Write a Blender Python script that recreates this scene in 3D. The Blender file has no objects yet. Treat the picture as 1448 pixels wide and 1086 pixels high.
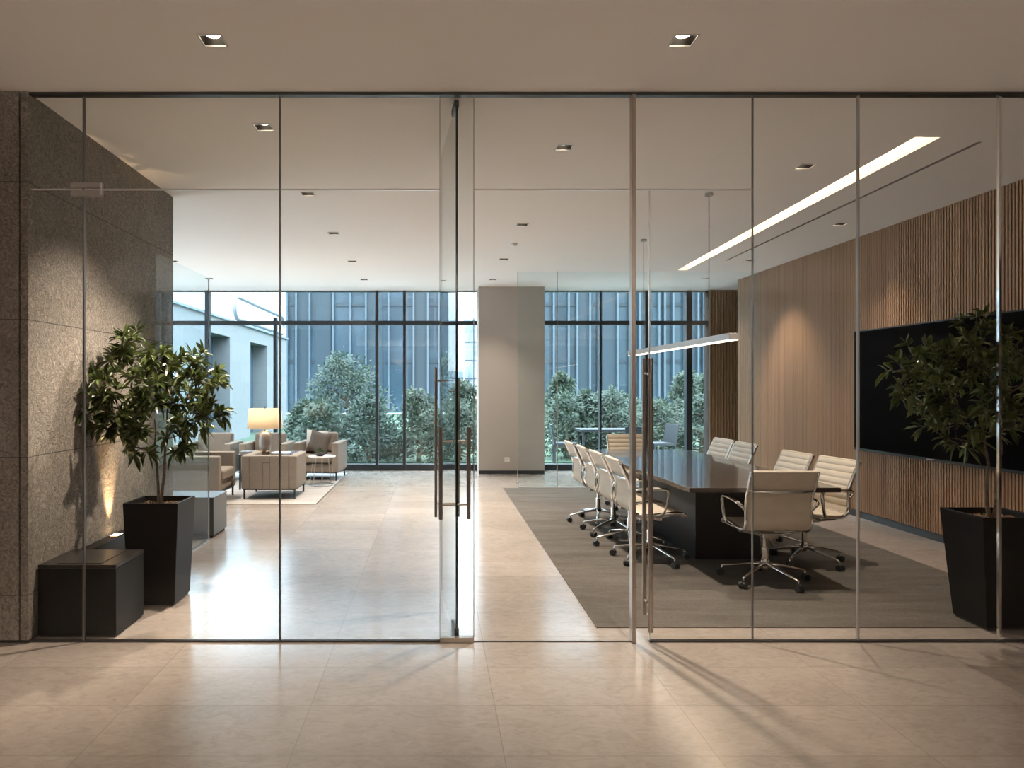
import bpy, bmesh, math, random
from mathutils import Vector, Matrix
from mathutils.geometry import tessellate_polygon

R = math.radians
scene = bpy.context.scene
col = scene.collection

# ------------------------------------------------------------------ camera, sky, exposure
EYE, FPX, VX, VY = 1.49, 1000.0, 615.0, 547.0
cam_data = bpy.data.cameras.new('camera')
cam = bpy.data.objects.new('camera', cam_data)
col.objects.link(cam)
cam.location = (0, 0, EYE)
cam.rotation_euler = (R(90), 0, 0)
cam_data.sensor_width = 36.0
cam_data.lens = 36.0 * FPX / 1448.0
cam_data.shift_x = (724 - VX) / 1448.0
cam_data.shift_y = (VY - 543) / 1448.0
cam_data.clip_start, cam_data.clip_end = 0.05, 400
scene.camera = cam

SKY = 3.7
world = bpy.data.worlds.new('sky')
scene.world = world
world.use_nodes = True
bg = world.node_tree.nodes['Background']
bg.inputs['Color'].default_value = (0.84, 0.93, 1.0, 1)
# overcast sky: the zenith about three times as bright as the horizon
_wn = world.node_tree.nodes; _wl = world.node_tree.links
_tc = _wn.new('ShaderNodeTexCoord'); _sp = _wn.new('ShaderNodeSeparateXYZ'); _mr = _wn.new('ShaderNodeMapRange')
_mr.inputs[1].default_value, _mr.inputs[2].default_value = 0.08, 0.75
_mr.inputs[3].default_value, _mr.inputs[4].default_value = SKY * 0.45, SKY * 3.0
_wl.new(_tc.outputs['Generated'], _sp.inputs[0]); _wl.new(_sp.outputs['Z'], _mr.inputs[0]); _wl.new(_mr.outputs[0], bg.inputs['Strength'])

vs = scene.view_settings
vs.view_transform = 'Standard'
vs.look = 'None'
vs.exposure = 0.76
vs.gamma = 1.0
vs.use_curve_mapping = False
scene.cycles.max_bounces = 14
scene.cycles.diffuse_bounces = 6
scene.cycles.glossy_bounces = 6
scene.cycles.transparent_max_bounces = 32
scene.cycles.sample_clamp_indirect = 6.0
scene.cycles.caustics_reflective = False
scene.cycles.caustics_refractive = False

WARM = (1.0, 0.86, 0.70)
SPOT_W = 205.0

CEIL = 3.205
PART_D = 4.134          # distance of the glass partition
WIN_D = 12.6            # distance of the window wall
STONE_X = -2.37
WOOD_X = 4.87


# ------------------------------------------------------------------ helpers
def at(x, y, d):
    """pixel of the photograph + distance -> point in the room"""
    return Vector(((x - VX) * d / FPX, d, EYE - (y - VY) * d / FPX))


def px(x, d):
    return (x - VX) * d / FPX


def tag(o, label=None, cat=None, group=None, kind=None):
    if label: o['label'] = label
    if cat: o['category'] = cat
    if group: o['group'] = group
    if kind: o['kind'] = kind
    return o


def empty(name, loc=(0, 0, 0), rz=0.0, parent=None):
    o = bpy.data.objects.new(name, None)
    col.objects.link(o)
    o.location = loc
    o.rotation_euler = (0, 0, rz)
    o.empty_display_size = 0.1
    if parent: o.parent = parent
    return o


def thing(name, label, cat, loc=(0, 0, 0), rz=0.0, group=None):
    return tag(empty(name, loc, rz), label, cat, group)


def children(o):
    return [c for c in bpy.data.objects if c.parent == o]


def copy_tree(o, parent=None):
    c = o.copy()
    col.objects.link(c)
    c.parent = parent
    for ch in children(o):
        copy_tree(ch, c)
    return c


def catmull(pts, n=6):
    P = [Vector(p) for p in pts]
    P = [P[0] * 2 - P[1]] + P + [P[-1] * 2 - P[-2]]
    out = []
    for i in range(1, len(P) - 2):
        for k in range(n):
            t = k / n
            a, b, c, d = P[i - 1], P[i], P[i + 1], P[i + 2]
            out.append(0.5 * ((2 * b) + (c - a) * t + (2 * a - 5 * b + 4 * c - d) * t * t + (3 * b - a - 3 * c + d) * t ** 3))
    out.append(P[-2].copy())
    return out


class MB:
    def __init__(self):
        self.v, self.f = [], []

    def add(self, vs_, fs_):
        n = len(self.v)
        self.v += [tuple(p) for p in vs_]
        self.f += [tuple(i + n for i in f) for f in fs_]
        return self

    def hexa(self, b, t):
        return self.add(list(b) + list(t), [(3, 2, 1, 0), (4, 5, 6, 7), (0, 1, 5, 4), (1, 2, 6, 5), (2, 3, 7, 6), (3, 0, 4, 7)])

    def box(self, x0, x1, y0, y1, z0, z1):
        x0, x1 = min(x0, x1), max(x0, x1)
        y0, y1 = min(y0, y1), max(y0, y1)
        z0, z1 = min(z0, z1), max(z0, z1)
        return self.hexa([(x0, y0, z0), (x1, y0, z0), (x1, y1, z0), (x0, y1, z0)], [(x0, y0, z1), (x1, y0, z1), (x1, y1, z1), (x0, y1, z1)])

    def quad(self, a, b, c, d):
        return self.add([a, b, c, d], [(0, 1, 2, 3)])

    def tube(self, path, r, n=8, flat=None, closed=False):
        """swept tube; r a number or a list; flat = (a, b) scales of the section"""
        P = [Vector(p) for p in path]
        rs = r if isinstance(r, (list, tuple)) else [r] * len(P)
        T = []
        for i in range(len(P)):
            if closed:
                d = P[(i + 1) % len(P)] - P[i - 1]
            else:
                d = P[min(i + 1, len(P) - 1)] - P[max(i - 1, 0)]
            T.append(d.normalized() if d.length > 1e-9 else Vector((0, 0, 1)))
        ref = Vector((0, 1, 0))
        if abs(T[0].dot(ref)) > 0.9: ref = Vector((0, 0, 1))
        if abs(T[0].dot(ref)) > 0.9: ref = Vector((1, 0, 0))
        u = (ref - T[0] * ref.dot(T[0])).normalized()
        base = len(self.v)
        fa, fb = flat or (1, 1)
        for i, p in enumerate(P):
            u = (u - T[i] * u.dot(T[i])).normalized()
            w = T[i].cross(u)
            for k in range(n):
                a = 2 * math.pi * k / n
                self.v.append(tuple(p + u * (math.cos(a) * rs[i] * fa) + w * (math.sin(a) * rs[i] * fb)))
        m = len(P)
        for i in range(m if closed else m - 1):
            j = (i + 1) % m
            for k in range(n):
                l = (k + 1) % n
                self.f.append((base + i * n + k, base + i * n + l, base + j * n + l, base + j * n + k))
        if not closed:
            self.f.append(tuple(base + k for k in reversed(range(n))))
            self.f.append(tuple(base + (m - 1) * n + k for k in range(n)))
        return self

    def lathe(self, prof, c=(0, 0, 0), n=24, caps=True):
        base = len(self.v)
        for (r, z) in prof:
            for k in range(n):
                a = 2 * math.pi * k / n
                self.v.append((c[0] + r * math.cos(a), c[1] + r * math.sin(a), c[2] + z))
        for i in range(len(prof) - 1):
            for k in range(n):
                l = (k + 1) % n
                self.f.append((base + i * n + k, base + i * n + l, base + (i + 1) * n + l, base + (i + 1) * n + k))
        if caps:
            self.f.append(tuple(base + k for k in reversed(range(n))))
            self.f.append(tuple(base + (len(prof) - 1) * n + k for k in range(n)))
        return self

    def disc(self, c, r, n=20, down=True):
        pts = [(c[0] + r * math.cos(2 * math.pi * k / n), c[1] + r * math.sin(2 * math.pi * k / n), c[2]) for k in range(n)]
        return self.add(pts, [tuple(reversed(range(n))) if down else tuple(range(n))])

    def build(self, name, mat, parent=None, smooth=False, bevel=0.0, seg=2, kind=None, fix=False):
        me = bpy.data.meshes.new(name)
        me.from_pydata(self.v, [], self.f)
        if fix:
            b = bmesh.new(); b.from_mesh(me)
            bmesh.ops.recalc_face_normals(b, faces=b.faces)
            b.to_mesh(me); b.free()
        me.materials.append(mat)
        if smooth:
            me.polygons.foreach_set('use_smooth', [True] * len(me.polygons))
        me.update()
        o = bpy.data.objects.new(name, me)
        col.objects.link(o)
        if parent: o.parent = parent
        if bevel:
            m = o.modifiers.new('bevel', 'BEVEL')
            m.width = bevel; m.segments = seg; m.limit_method = 'ANGLE'; m.angle_limit = R(35)
            me.polygons.foreach_set('use_smooth', [True] * len(me.polygons))
            m.harden_normals = True
        if kind: o['kind'] = kind
        return o


# ------------------------------------------------------------------ materials
def new_mat(name):
    m = bpy.data.materials.new(name)
    m.use_nodes = True
    nt = m.node_tree
    return m, nt, nt.nodes['Principled BSDF']


def plain(name, c, rough=0.5, metal=0.0, spec=0.5, bump=0.0, bscale=200.0, vary=0.0, vscale=20.0, coat=0.0):
    m, nt, b = new_mat(name)
    b.inputs['Base Color'].default_value = (*c, 1)
    b.inputs['Roughness'].default_value = rough
    b.inputs['Metallic'].default_value = metal
    b.inputs['Specular IOR Level'].default_value = spec
    b.inputs['Coat Weight'].default_value = coat
    tc = nt.nodes.new('ShaderNodeTexCoord')
    if vary:
        nz = nt.nodes.new('ShaderNodeTexNoise'); nz.inputs['Scale'].default_value = vscale
        nz.inputs['Detail'].default_value = 6
        nt.links.new(tc.outputs['Object'], nz.inputs['Vector'])
        mr = nt.nodes.new('ShaderNodeMapRange')
        mr.inputs[1].default_value, mr.inputs[2].default_value = 0.3, 0.7
        mr.inputs[3].default_value, mr.inputs[4].default_value = 1 - vary, 1 + vary
        nt.links.new(nz.outputs['Fac'], mr.inputs[0])
        mx = nt.nodes.new('ShaderNodeVectorMath'); mx.operation = 'SCALE'
        mx.inputs[0].default_value = c
        nt.links.new(mr.outputs[0], mx.inputs['Scale'])
        nt.links.new(mx.outputs[0], b.inputs['Base Color'])
    if bump:
        n2 = nt.nodes.new('ShaderNodeTexNoise'); n2.inputs['Scale'].default_value = bscale
        nt.links.new(tc.outputs['Object'], n2.inputs['Vector'])
        bp = nt.nodes.new('ShaderNodeBump'); bp.inputs['Strength'].default_value = bump
        bp.inputs['Distance'].default_value = 0.01
        nt.links.new(n2.outputs['Fac'], bp.inputs['Height'])
        nt.links.new(bp.outputs[0], b.inputs['Normal'])
    return m


def glass_mat(name, tint, ior=1.5, gain=1.0):
    """architectural sheet glass: clear with a Fresnel reflection on the face that light enters"""
    m = bpy.data.materials.new(name); m.use_nodes = True
    nt = m.node_tree; nt.nodes.clear()
    out = nt.nodes.new('ShaderNodeOutputMaterial')
    tr = nt.nodes.new('ShaderNodeBsdfTransparent'); tr.inputs[0].default_value = (*tint, 1)
    gl = nt.nodes.new('ShaderNodeBsdfGlossy'); gl.inputs['Roughness'].default_value = 0.0
    fr = nt.nodes.new('ShaderNodeFresnel'); fr.inputs[0].default_value = ior
    ge = nt.nodes.new('ShaderNodeNewGeometry')
    inv = nt.nodes.new('ShaderNodeMath'); inv.operation = 'SUBTRACT'; inv.inputs[0].default_value = 1.0
    mul = nt.nodes.new('ShaderNodeMath'); mul.operation = 'MULTIPLY'
    g = nt.nodes.new('ShaderNodeMath'); g.operation = 'MULTIPLY'; g.inputs[1].default_value = gain; g.use_clamp = True
    mix = nt.nodes.new('ShaderNodeMixShader')
    nt.links.new(ge.outputs['Backfacing'], inv.inputs[1])
    nt.links.new(fr.outputs[0], mul.inputs[0]); nt.links.new(inv.outputs[0], mul.inputs[1])
    nt.links.new(mul.outputs[0], g.inputs[0])
    nt.links.new(g.outputs[0], mix.inputs[0])
    nt.links.new(tr.outputs[0], mix.inputs[1]); nt.links.new(gl.outputs[0], mix.inputs[2])
    nt.links.new(mix.outputs[0], out.inputs[0])
    return m


def emit(name, c, s):
    m = bpy.data.materials.new(name); m.use_nodes = True
    nt = m.node_tree; nt.nodes.clear()
    out = nt.nodes.new('ShaderNodeOutputMaterial')
    e = nt.nodes.new('ShaderNodeEmission')
    e.inputs[0].default_value = (*c, 1); e.inputs[1].default_value = s
    nt.links.new(e.outputs[0], out.inputs[0])
    return m


def ramp(nt, src, stops):
    r = nt.nodes.new('ShaderNodeValToRGB')
    el = r.color_ramp.elements
    el[0].position, el[0].color = stops[0][0], (*stops[0][1], 1)
    el[1].position, el[1].color = stops[-1][0], (*stops[-1][1], 1)
    for p, c in stops[1:-1]:
        e = el.new(p); e.color = (*c, 1)
    nt.links.new(src, r.inputs[0])
    return r.outputs[0]


def mixcol(nt, kind, fac, a, b):
    m = nt.nodes.new('ShaderNodeMix'); m.data_type = 'RGBA'; m.blend_type = kind
    if isinstance(fac, (int, float)): m.inputs[0].default_value = fac
    else: nt.links.new(fac, m.inputs[0])
    for s, i in ((a, 6), (b, 7)):
        if isinstance(s, tuple): m.inputs[i].default_value = (*s, 1)
        else: nt.links.new(s, m.inputs[i])
    return m.outputs[2]


def noise(nt, vec, scale, detail=4, rough=0.55, dist=0.0):
    n = nt.nodes.new('ShaderNodeTexNoise')
    n.inputs['Scale'].default_value = scale; n.inputs['Detail'].default_value = detail
    n.inputs['Roughness'].default_value = rough; n.inputs['Distortion'].default_value = dist
    nt.links.new(vec, n.inputs['Vector'])
    return n.outputs['Fac']


def mapping(nt, src, loc=(0, 0, 0), rot=(0, 0, 0), sc=(1, 1, 1)):
    mp = nt.nodes.new('ShaderNodeMapping')
    mp.inputs['Location'].default_value = loc
    mp.inputs['Rotation'].default_value = rot
    mp.inputs['Scale'].default_value = sc
    nt.links.new(src, mp.inputs['Vector'])
    return mp.outputs[0]


def swizzle(nt, src, order):
    s = nt.nodes.new('ShaderNodeSeparateXYZ'); c = nt.nodes.new('ShaderNodeCombineXYZ')
    nt.links.new(src, s.inputs[0])
    for i, k in enumerate(order):
        if k is not None: nt.links.new(s.outputs[k], c.inputs[i])
    return c.outputs[0]


def brick(nt, vec, w, h, mortar, offset=0.0, c1=(0.5,) * 3, c2=(0.6,) * 3):
    b = nt.nodes.new('ShaderNodeTexBrick')
    b.offset = offset; b.squash = 1.0
    b.inputs['Scale'].default_value = 1.0
    b.inputs['Mortar Size'].default_value = mortar
    b.inputs['Mortar Smooth'].default_value = 0.1
    b.inputs['Brick Width'].default_value = w
    b.inputs['Row Height'].default_value = h
    b.inputs['Color1'].default_value = (*c1, 1)
    b.inputs['Color2'].default_value = (*c2, 1)
    b.inputs['Mortar'].default_value = (0.5, 0.5, 0.5, 1)
    nt.links.new(vec, b.inputs['Vector'])
    return b.outputs['Color'], b.outputs['Fac']


def stone_floor():
    m, nt, b = new_mat('polished_limestone')
    tc = nt.nodes.new('ShaderNodeTexCoord').outputs['Object']
    v = mapping(nt, tc, loc=(-0.28 + 8.6, -3.257 + 9.0, 0))
    c, f = brick(nt, v, 0.86, 0.4525, 0.0022, 0.0, (0.335, 0.288, 0.253), (0.385, 0.333, 0.294))
    big = noise(nt, tc, 1.6, 5, 0.6, 0.6)
    c = mixcol(nt, 'MULTIPLY', 0.55, c, ramp(nt, big, [(0.3, (0.78, 0.76, 0.74)), (0.7, (1.1, 1.08, 1.05))]))
    veins = noise(nt, mapping(nt, tc, sc=(5, 9, 1)), 2.0, 8, 0.65, 1.6)
    c = mixcol(nt, 'MULTIPLY', 0.6, c, ramp(nt, veins, [(0.34, (0.8, 0.78, 0.75)), (0.5, (1, 1, 1)), (0.64, (1.14, 1.13, 1.1))]))
    fleck = noise(nt, mapping(nt, tc, sc=(60, 110, 1)), 1.0, 3, 0.6, 0.8)
    c = mixcol(nt, 'MIX', ramp(nt, fleck, [(0.66, (0, 0, 0)), (0.78, (0.45, 0.45, 0.45))]), c, (0.52, 0.47, 0.415))
    c = mixcol(nt, 'MIX', f, c, (0.26, 0.22, 0.18))
    nt.links.new(c, b.inputs['Base Color'])
    rr = nt.nodes.new('ShaderNodeMapRange')
    rr.inputs[3].default_value, rr.inputs[4].default_value = 0.11, 0.24
    nt.links.new(noise(nt, tc, 7.0, 6, 0.6), rr.inputs[0])
    nt.links.new(rr.outputs[0], b.inputs['Roughness'])
    b.inputs['Specular IOR Level'].default_value = 1.0
    bp = nt.nodes.new('ShaderNodeBump'); bp.inputs['Strength'].default_value = 0.06; bp.inputs['Distance'].default_value = 0.004
    nt.links.new(noise(nt, tc, 14.0, 5, 0.6), bp.inputs['Height'])
    nt.links.new(bp.outputs[0], b.inputs['Normal'])
    return m


def stone_wall(name, order, w, h, off, loc):
    m, nt, b = new_mat(name)
    tc = nt.nodes.new('ShaderNodeTexCoord').outputs['Object']
    v = mapping(nt, swizzle(nt, tc, order), loc=loc)
    c, f = brick(nt, v, w, h, 0.003, off, (0.215, 0.188, 0.160), (0.255, 0.225, 0.193))
    fib = noise(nt, tc, 20.0, 6, 0.68, 3.2)
    c = mixcol(nt, 'MULTIPLY', 1.0, c, ramp(nt, fib, [(0.30, (0.42, 0.40, 0.38)), (0.5, (0.95, 0.95, 0.95)), (0.68, (1.6, 1.57, 1.5))]))
    big = noise(nt, tc, 2.2, 4, 0.6)
    c = mixcol(nt, 'MULTIPLY', 0.6, c, ramp(nt, big, [(0.3, (0.75, 0.75, 0.76)), (0.7, (1.15, 1.12, 1.08))]))
    pit = noise(nt, tc, 60.0, 3, 0.6, 1.0)
    c = mixcol(nt, 'MULTIPLY', 0.7, c, ramp(nt, pit, [(0.30, (0.4, 0.38, 0.36)), (0.42, (1, 1, 1))]))
    c = mixcol(nt, 'MIX', f, c, (0.07, 0.06, 0.05))
    nt.links.new(c, b.inputs['Base Color'])
    b.inputs['Roughness'].default_value = 0.75
    hm = nt.nodes.new('ShaderNodeMath'); hm.operation = 'SUBTRACT'
    nt.links.new(fib, hm.inputs[0]); nt.links.new(f, hm.inputs[1])
    bp = nt.nodes.new('ShaderNodeBump'); bp.inputs['Strength'].default_value = 0.8; bp.inputs['Distance'].default_value = 0.016
    nt.links.new(hm.outputs[0], bp.inputs['Height'])
    nt.links.new(bp.outputs[0], b.inputs['Normal'])
    return m


def wood_slats(name, axis):
    m, nt, b = new_mat(name)
    tc = nt.nodes.new('ShaderNodeTexCoord').outputs['Object']
    sp = nt.nodes.new('ShaderNodeSeparateXYZ'); nt.links.new(tc, sp.inputs[0])
    fl = nt.nodes.new('ShaderNodeMath'); fl.operation = 'SNAP'; fl.inputs[1].default_value = 0.036
    nt.links.new(sp.outputs[axis], fl.inputs[0])
    wn = nt.nodes.new('ShaderNodeTexWhiteNoise'); wn.noise_dimensions = '1D'
    nt.links.new(fl.outputs[0], wn.inputs['W'])
    c = ramp(nt, wn.outputs['Value'], [(0.0, (0.315, 0.182, 0.100)), (0.5, (0.355, 0.206, 0.115)), (1.0, (0.39, 0.23, 0.130))])
    grain = noise(nt, mapping(nt, tc, sc=(60, 60, 2.2)), 1.0, 5, 0.6, 0.6)
    c = mixcol(nt, 'MULTIPLY', 0.5, c, ramp(nt, grain, [(0.3, (0.7, 0.67, 0.64)), (0.7, (1.15, 1.13, 1.1))]))
    nt.links.new(c, b.inputs['Base Color'])
    b.inputs['Roughness'].default_value = 0.5
    return m


def carpet(name, c1, c2, sx=1.0, sy=1.0):
    m, nt, b = new_mat(name)
    tc = nt.nodes.new('ShaderNodeTexCoord').outputs['Object']
    big = noise(nt, mapping(nt, tc, rot=(0, 0, 0.5), sc=(1.2, 6, 1)), 1.0, 6, 0.7, 0.5)
    c = ramp(nt, big, [(0.3, c1), (0.7, c2)])
    fine = noise(nt, mapping(nt, tc, rot=(0, 0, 0.45), sc=(60 * sx, 240 * sy, 60)), 1.0, 3, 0.7)
    c = mixcol(nt, 'MULTIPLY', 0.8, c, ramp(nt, fine, [(0.3, (0.6, 0.6, 0.6)), (0.7, (1.3, 1.3, 1.3))]))
    nt.links.new(c, b.inputs['Base Color'])
    b.inputs['Roughness'].default_value = 0.95
    b.inputs['Specular IOR Level'].default_value = 0.1
    bp = nt.nodes.new('ShaderNodeBump'); bp.inputs['Strength'].default_value = 0.5; bp.inputs['Distance'].default_value = 0.004
    nt.links.new(fine, bp.inputs['Height'])
    nt.links.new(bp.outputs[0], b.inputs['Normal'])
    return m


def leaf_mat(name, c1, c2, scale, rough=0.35, trans=0.15):
    m, nt, b = new_mat(name)
    tc = nt.nodes.new('ShaderNodeTexCoord').outputs['Object']
    c = ramp(nt, noise(nt, tc, scale, 3, 0.6), [(0.3, c1), (0.7, c2)])
    nt.links.new(c, b.inputs['Base Color'])
    b.inputs['Roughness'].default_value = rough
    t = nt.nodes.new('ShaderNodeBsdfTranslucent')
    nt.links.new(c, t.inputs[0])
    mx = nt.nodes.new('ShaderNodeMixShader'); mx.inputs[0].default_value = trans
    out = nt.nodes['Material Output']
    nt.links.new(b.outputs[0], mx.inputs[1]); nt.links.new(t.outputs[0], mx.inputs[2])
    nt.links.new(mx.outputs[0], out.inputs[0])
    return m


def facade_mat(name, w, h, c1, c2, line, seed=0.0):
    m, nt, b = new_mat(name)
    tc = nt.nodes.new('ShaderNodeTexCoord').outputs['Object']
    v = mapping(nt, swizzle(nt, tc, (0, 2, None)), loc=(seed, 20, 0))
    c, f = brick(nt, v, w, h, 0.06, 0.0, c1, c2)
    big = noise(nt, mapping(nt, v, sc=(0.5, 0.16, 1)), 1.0, 3, 0.5, 0.4)
    c = mixcol(nt, 'MULTIPLY', 0.9, c, ramp(nt, big, [(0.35, (0.45, 0.5, 0.55)), (0.65, (1.35, 1.35, 1.32))]))
    c = mixcol(nt, 'MIX', f, c, line)
    nt.links.new(c, b.inputs['Base Color'])
    b.inputs['Roughness'].default_value = 0.25
    b.inputs['Specular IOR Level'].default_value = 0.6
    return m


M = dict(
    floor=stone_floor(),
    ceiling=plain('ceiling_paint', (0.87, 0.835, 0.805), 0.9, spec=0.2),
    foyer_wall=plain('dark_foyer_plaster', (0.26, 0.225, 0.19), 0.85, spec=0.2),
    dark_timber=plain('dark_timber_wall', (0.05, 0.038, 0.03), 0.7, spec=0.2),
    column_paint=plain('column_paint', (0.43, 0.385, 0.345), 0.85, spec=0.2),
    wallpaint=plain('warm_wall_paint', (0.76, 0.72, 0.67), 0.85, spec=0.2),
    stone_side=stone_wall('fibrous_stone_side', (1, 2, None), 0.62, 0.80, 0.5, (-0.12, -0.28 + 8, 0)),
    stone_front=stone_wall('fibrous_stone_front', (0, 2, None), 2.2, 0.80, 0.0, (8.8 + 2.25, -0.28 + 8, 0)),
    wood=wood_slats('walnut_slats', 1),
    wood_end=wood_slats('walnut_slats_end', 0),
    backing=plain('slat_backing', (0.03, 0.02, 0.014), 0.9),
    glass=glass_mat('sheet_glass', (0.992, 0.992, 0.992), 1.5, 0.5),
    door_glass=glass_mat('door_glass', (0.972, 0.982, 0.98), 1.5, 1.2),
    window_glass=glass_mat('window_glass', (0.90, 0.955, 0.98), 1.5, 1.0),
    screen_glass=glass_mat('screen_glass', (0.94, 0.98, 0.985), 1.5, 0.7),
    edge=plain('glass_edge', (0.012, 0.03, 0.027), 0.15),
    steel=plain('brushed_steel', (0.62, 0.59, 0.55), 0.28, 1.0),
    joint=plain('dark_joint', (0.14, 0.135, 0.13), 0.3, 0.7),
    bronze=plain('bronze_steel', (0.42, 0.36, 0.31), 0.3, 1.0),
    chrome=plain('chrome', (0.80, 0.79, 0.77), 0.09, 1.0),
    alu=plain('polished_aluminium', (0.72, 0.70, 0.67), 0.16, 1.0),
    darkmetal=plain('dark_channel', (0.05, 0.047, 0.044), 0.4, 0.6),
    mullion=plain('mullion_paint', (0.022, 0.028, 0.034), 0.45),
    black=plain('black_lacquer', (0.012, 0.011, 0.0105), 0.42, spec=0.15, vary=0.25, vscale=6),
    black_top=plain('black_metal_top', (0.02, 0.018, 0.016), 0.32, spec=0.35, vary=0.3, vscale=9),
    greybox=plain('grey_lacquer', (0.10, 0.105, 0.105), 0.28),
    mulch=plain('bark_mulch', (0.16, 0.095, 0.045), 0.9, vary=0.5, vscale=60),
    bark=plain('tree_bark', (0.16, 0.115, 0.075), 0.85, vary=0.35, vscale=50, bump=0.4, bscale=90),
    leaf=leaf_mat('glossy_leaves', (0.035, 0.055, 0.014), (0.11, 0.14, 0.035), 9.0, 0.33, 0.18),
    leaf_out=leaf_mat('garden_leaves', (0.0187, 0.0360, 0.0238), (0.0612, 0.0864, 0.0518), 3.0, 0.6, 0.3),
    leaf_out2=leaf_mat('garden_leaves_pale', (0.0223, 0.0403, 0.0288), (0.0648, 0.0878, 0.0576), 3.0, 0.6, 0.3),
    leather=plain('cream_leather', (0.60, 0.525, 0.425), 0.45, vary=0.04, vscale=12),
    fabric=plain('taupe_fabric', (0.25, 0.213, 0.178), 0.9, spec=0.15, vary=0.1, vscale=90, bump=0.15, bscale=400),
    fabric_dark=plain('grey_brown_fabric', (0.12, 0.10, 0.088), 0.9, spec=0.15, vary=0.12, vscale=90),
    fabric_light=plain('pale_fabric', (0.60, 0.55, 0.50), 0.9, spec=0.15),
    rug=carpet('meeting_carpet', (0.088, 0.077, 0.066), (0.145, 0.129, 0.113)),
    rug_light=carpet('lounge_carpet', (0.33, 0.31, 0.29), (0.45, 0.42, 0.395)),
    rug_edge=plain('carpet_edge', (0.11, 0.095, 0.08), 0.9),
    tabletop=plain('dark_table_veneer', (0.05, 0.036, 0.028), 0.2, spec=0.7, vary=0.25, vscale=5, coat=0.5),
    pedestal=plain('dark_pedestal', (0.014, 0.014, 0.016), 0.3),
    rubber=plain('black_caster', (0.012, 0.012, 0.012), 0.4),
    tv=plain('black_screen', (0.004, 0.004, 0.0045), 0.35, spec=0.04),
    tvframe=plain('black_bezel', (0.012, 0.012, 0.012), 0.35),
    ceramic=plain('glazed_ceramic', (0.25, 0.215, 0.185), 0.25, vary=0.1, vscale=20),
    brass=plain('warm_brass', (0.6, 0.45, 0.28), 0.3, 1.0),
    shade=None,
    paper=plain('paper', (0.75, 0.72, 0.68), 0.8),
    bookdark=plain('dark_book', (0.06, 0.055, 0.055), 0.6),
    white=plain('white_plastic', (0.75, 0.73, 0.70), 0.4),
    silver=plain('silver_paint', (0.55, 0.53, 0.51), 0.35, 0.3),
    fitting=plain('fitting_metal', (0.36, 0.33, 0.31), 0.4, 0.3),
    wire=plain('wire', (0.12, 0.11, 0.10), 0.5, 0.5),
    lens=emit('downlight_lens', (1.0, 0.82, 0.6), 7.0),
    lens_dim=plain('lens_off', (0.2, 0.19, 0.18), 0.3),
    strip=emit('strip_diffuser', (1.0, 0.75, 0.43), 3.0),
    bar=emit('pendant_diffuser', (1.0, 0.80, 0.60), 4.5),
    uplens=emit('uplight_lens', (1.0, 0.70, 0.38), 6.0),
    wing=None,
    wing_glass=plain('blue_wing_glass', (0.05, 0.09, 0.13), 0.15),
    wing_pier=plain('grey_render', (0.16, 0.19, 0.22), 0.8),
    lawn=plain('lawn', (0.045, 0.08, 0.045), 0.9, vary=0.3, vscale=4),
    ground=plain('terrace_paving', (0.45, 0.45, 0.45), 0.8, vary=0.1, vscale=2),
    tower=facade_mat('tower_glazing', 1.8, 3.4, (0.0189, 0.0378, 0.0550), (0.0482, 0.0791, 0.1049), (0.0387, 0.0602, 0.0800)),
    tower2=facade_mat('teal_tower_glazing', 2.1, 3.6, (0.0224, 0.0447, 0.0619), (0.0516, 0.0843, 0.1075), (0.0387, 0.0628, 0.0817), 3.3),
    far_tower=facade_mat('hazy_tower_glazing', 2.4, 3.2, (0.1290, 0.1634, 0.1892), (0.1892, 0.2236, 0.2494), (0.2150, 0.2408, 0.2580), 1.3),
    fin=plain('pale_fin', (0.0731, 0.0989, 0.1221), 0.5),
    dark_fin=plain('dark_fin', (0.0224, 0.0370, 0.0499), 0.5),
    outdoor=plain('outdoor_dark_metal', (0.03, 0.035, 0.04), 0.5),
    rail=plain('grey_rail_paint', (0.20, 0.22, 0.24), 0.4, 0.3),
)


def shade_mat():
    m, nt, b = new_mat('linen_shade')
    b.inputs['Base Color'].default_value = (0.80, 0.74, 0.64, 1)
    b.inputs['Roughness'].default_value = 0.9
    t = nt.nodes.new('ShaderNodeBsdfTranslucent'); t.inputs[0].default_value = (0.85, 0.76, 0.62, 1)
    mx = nt.nodes.new('ShaderNodeMixShader'); mx.inputs[0].default_value = 0.6
    out = nt.nodes['Material Output']
    nt.links.new(b.outputs[0], mx.inputs[1]); nt.links.new(t.outputs[0], mx.inputs[2])
    nt.links.new(mx.outputs[0], out.inputs[0])
    return m


def wing_mat():
    m, nt, b = new_mat('pale_stone_cladding')
    tc = nt.nodes.new('ShaderNodeTexCoord').outputs['Object']
    c, f = brick(nt, mapping(nt, swizzle(nt, tc, (1, 2, None)), loc=(0, 8.3, 0)), 1.9, 0.62, 0.012, 0.5, (0.1913, 0.1887, 0.1887), (0.2125, 0.2091, 0.2091))
    c = mixcol(nt, 'MULTIPLY', 0.4, c, ramp(nt, noise(nt, tc, 3.0, 5), [(0.3, (0.85, 0.85, 0.85)), (0.7, (1.05, 1.05, 1.05))]))
    c = mixcol(nt, 'MIX', f, c, (0.18, 0.18, 0.18))
    nt.links.new(c, b.inputs['Base Color'])
    b.inputs['Roughness'].default_value = 0.8
    return m


M['tv'].node_tree.nodes['Principled BSDF'].inputs['IOR'].default_value = 1.15
M['shade'] = shade_mat()
M['wing'] = wing_mat()


# ------------------------------------------------------------------ room shell
LX, RX, BACK = -7.0, 7.5, -4.5
MB().box(LX, RX, BACK, WIN_D + 0.15, -0.15, 0).build('floor', M['floor'], kind='structure')

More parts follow.
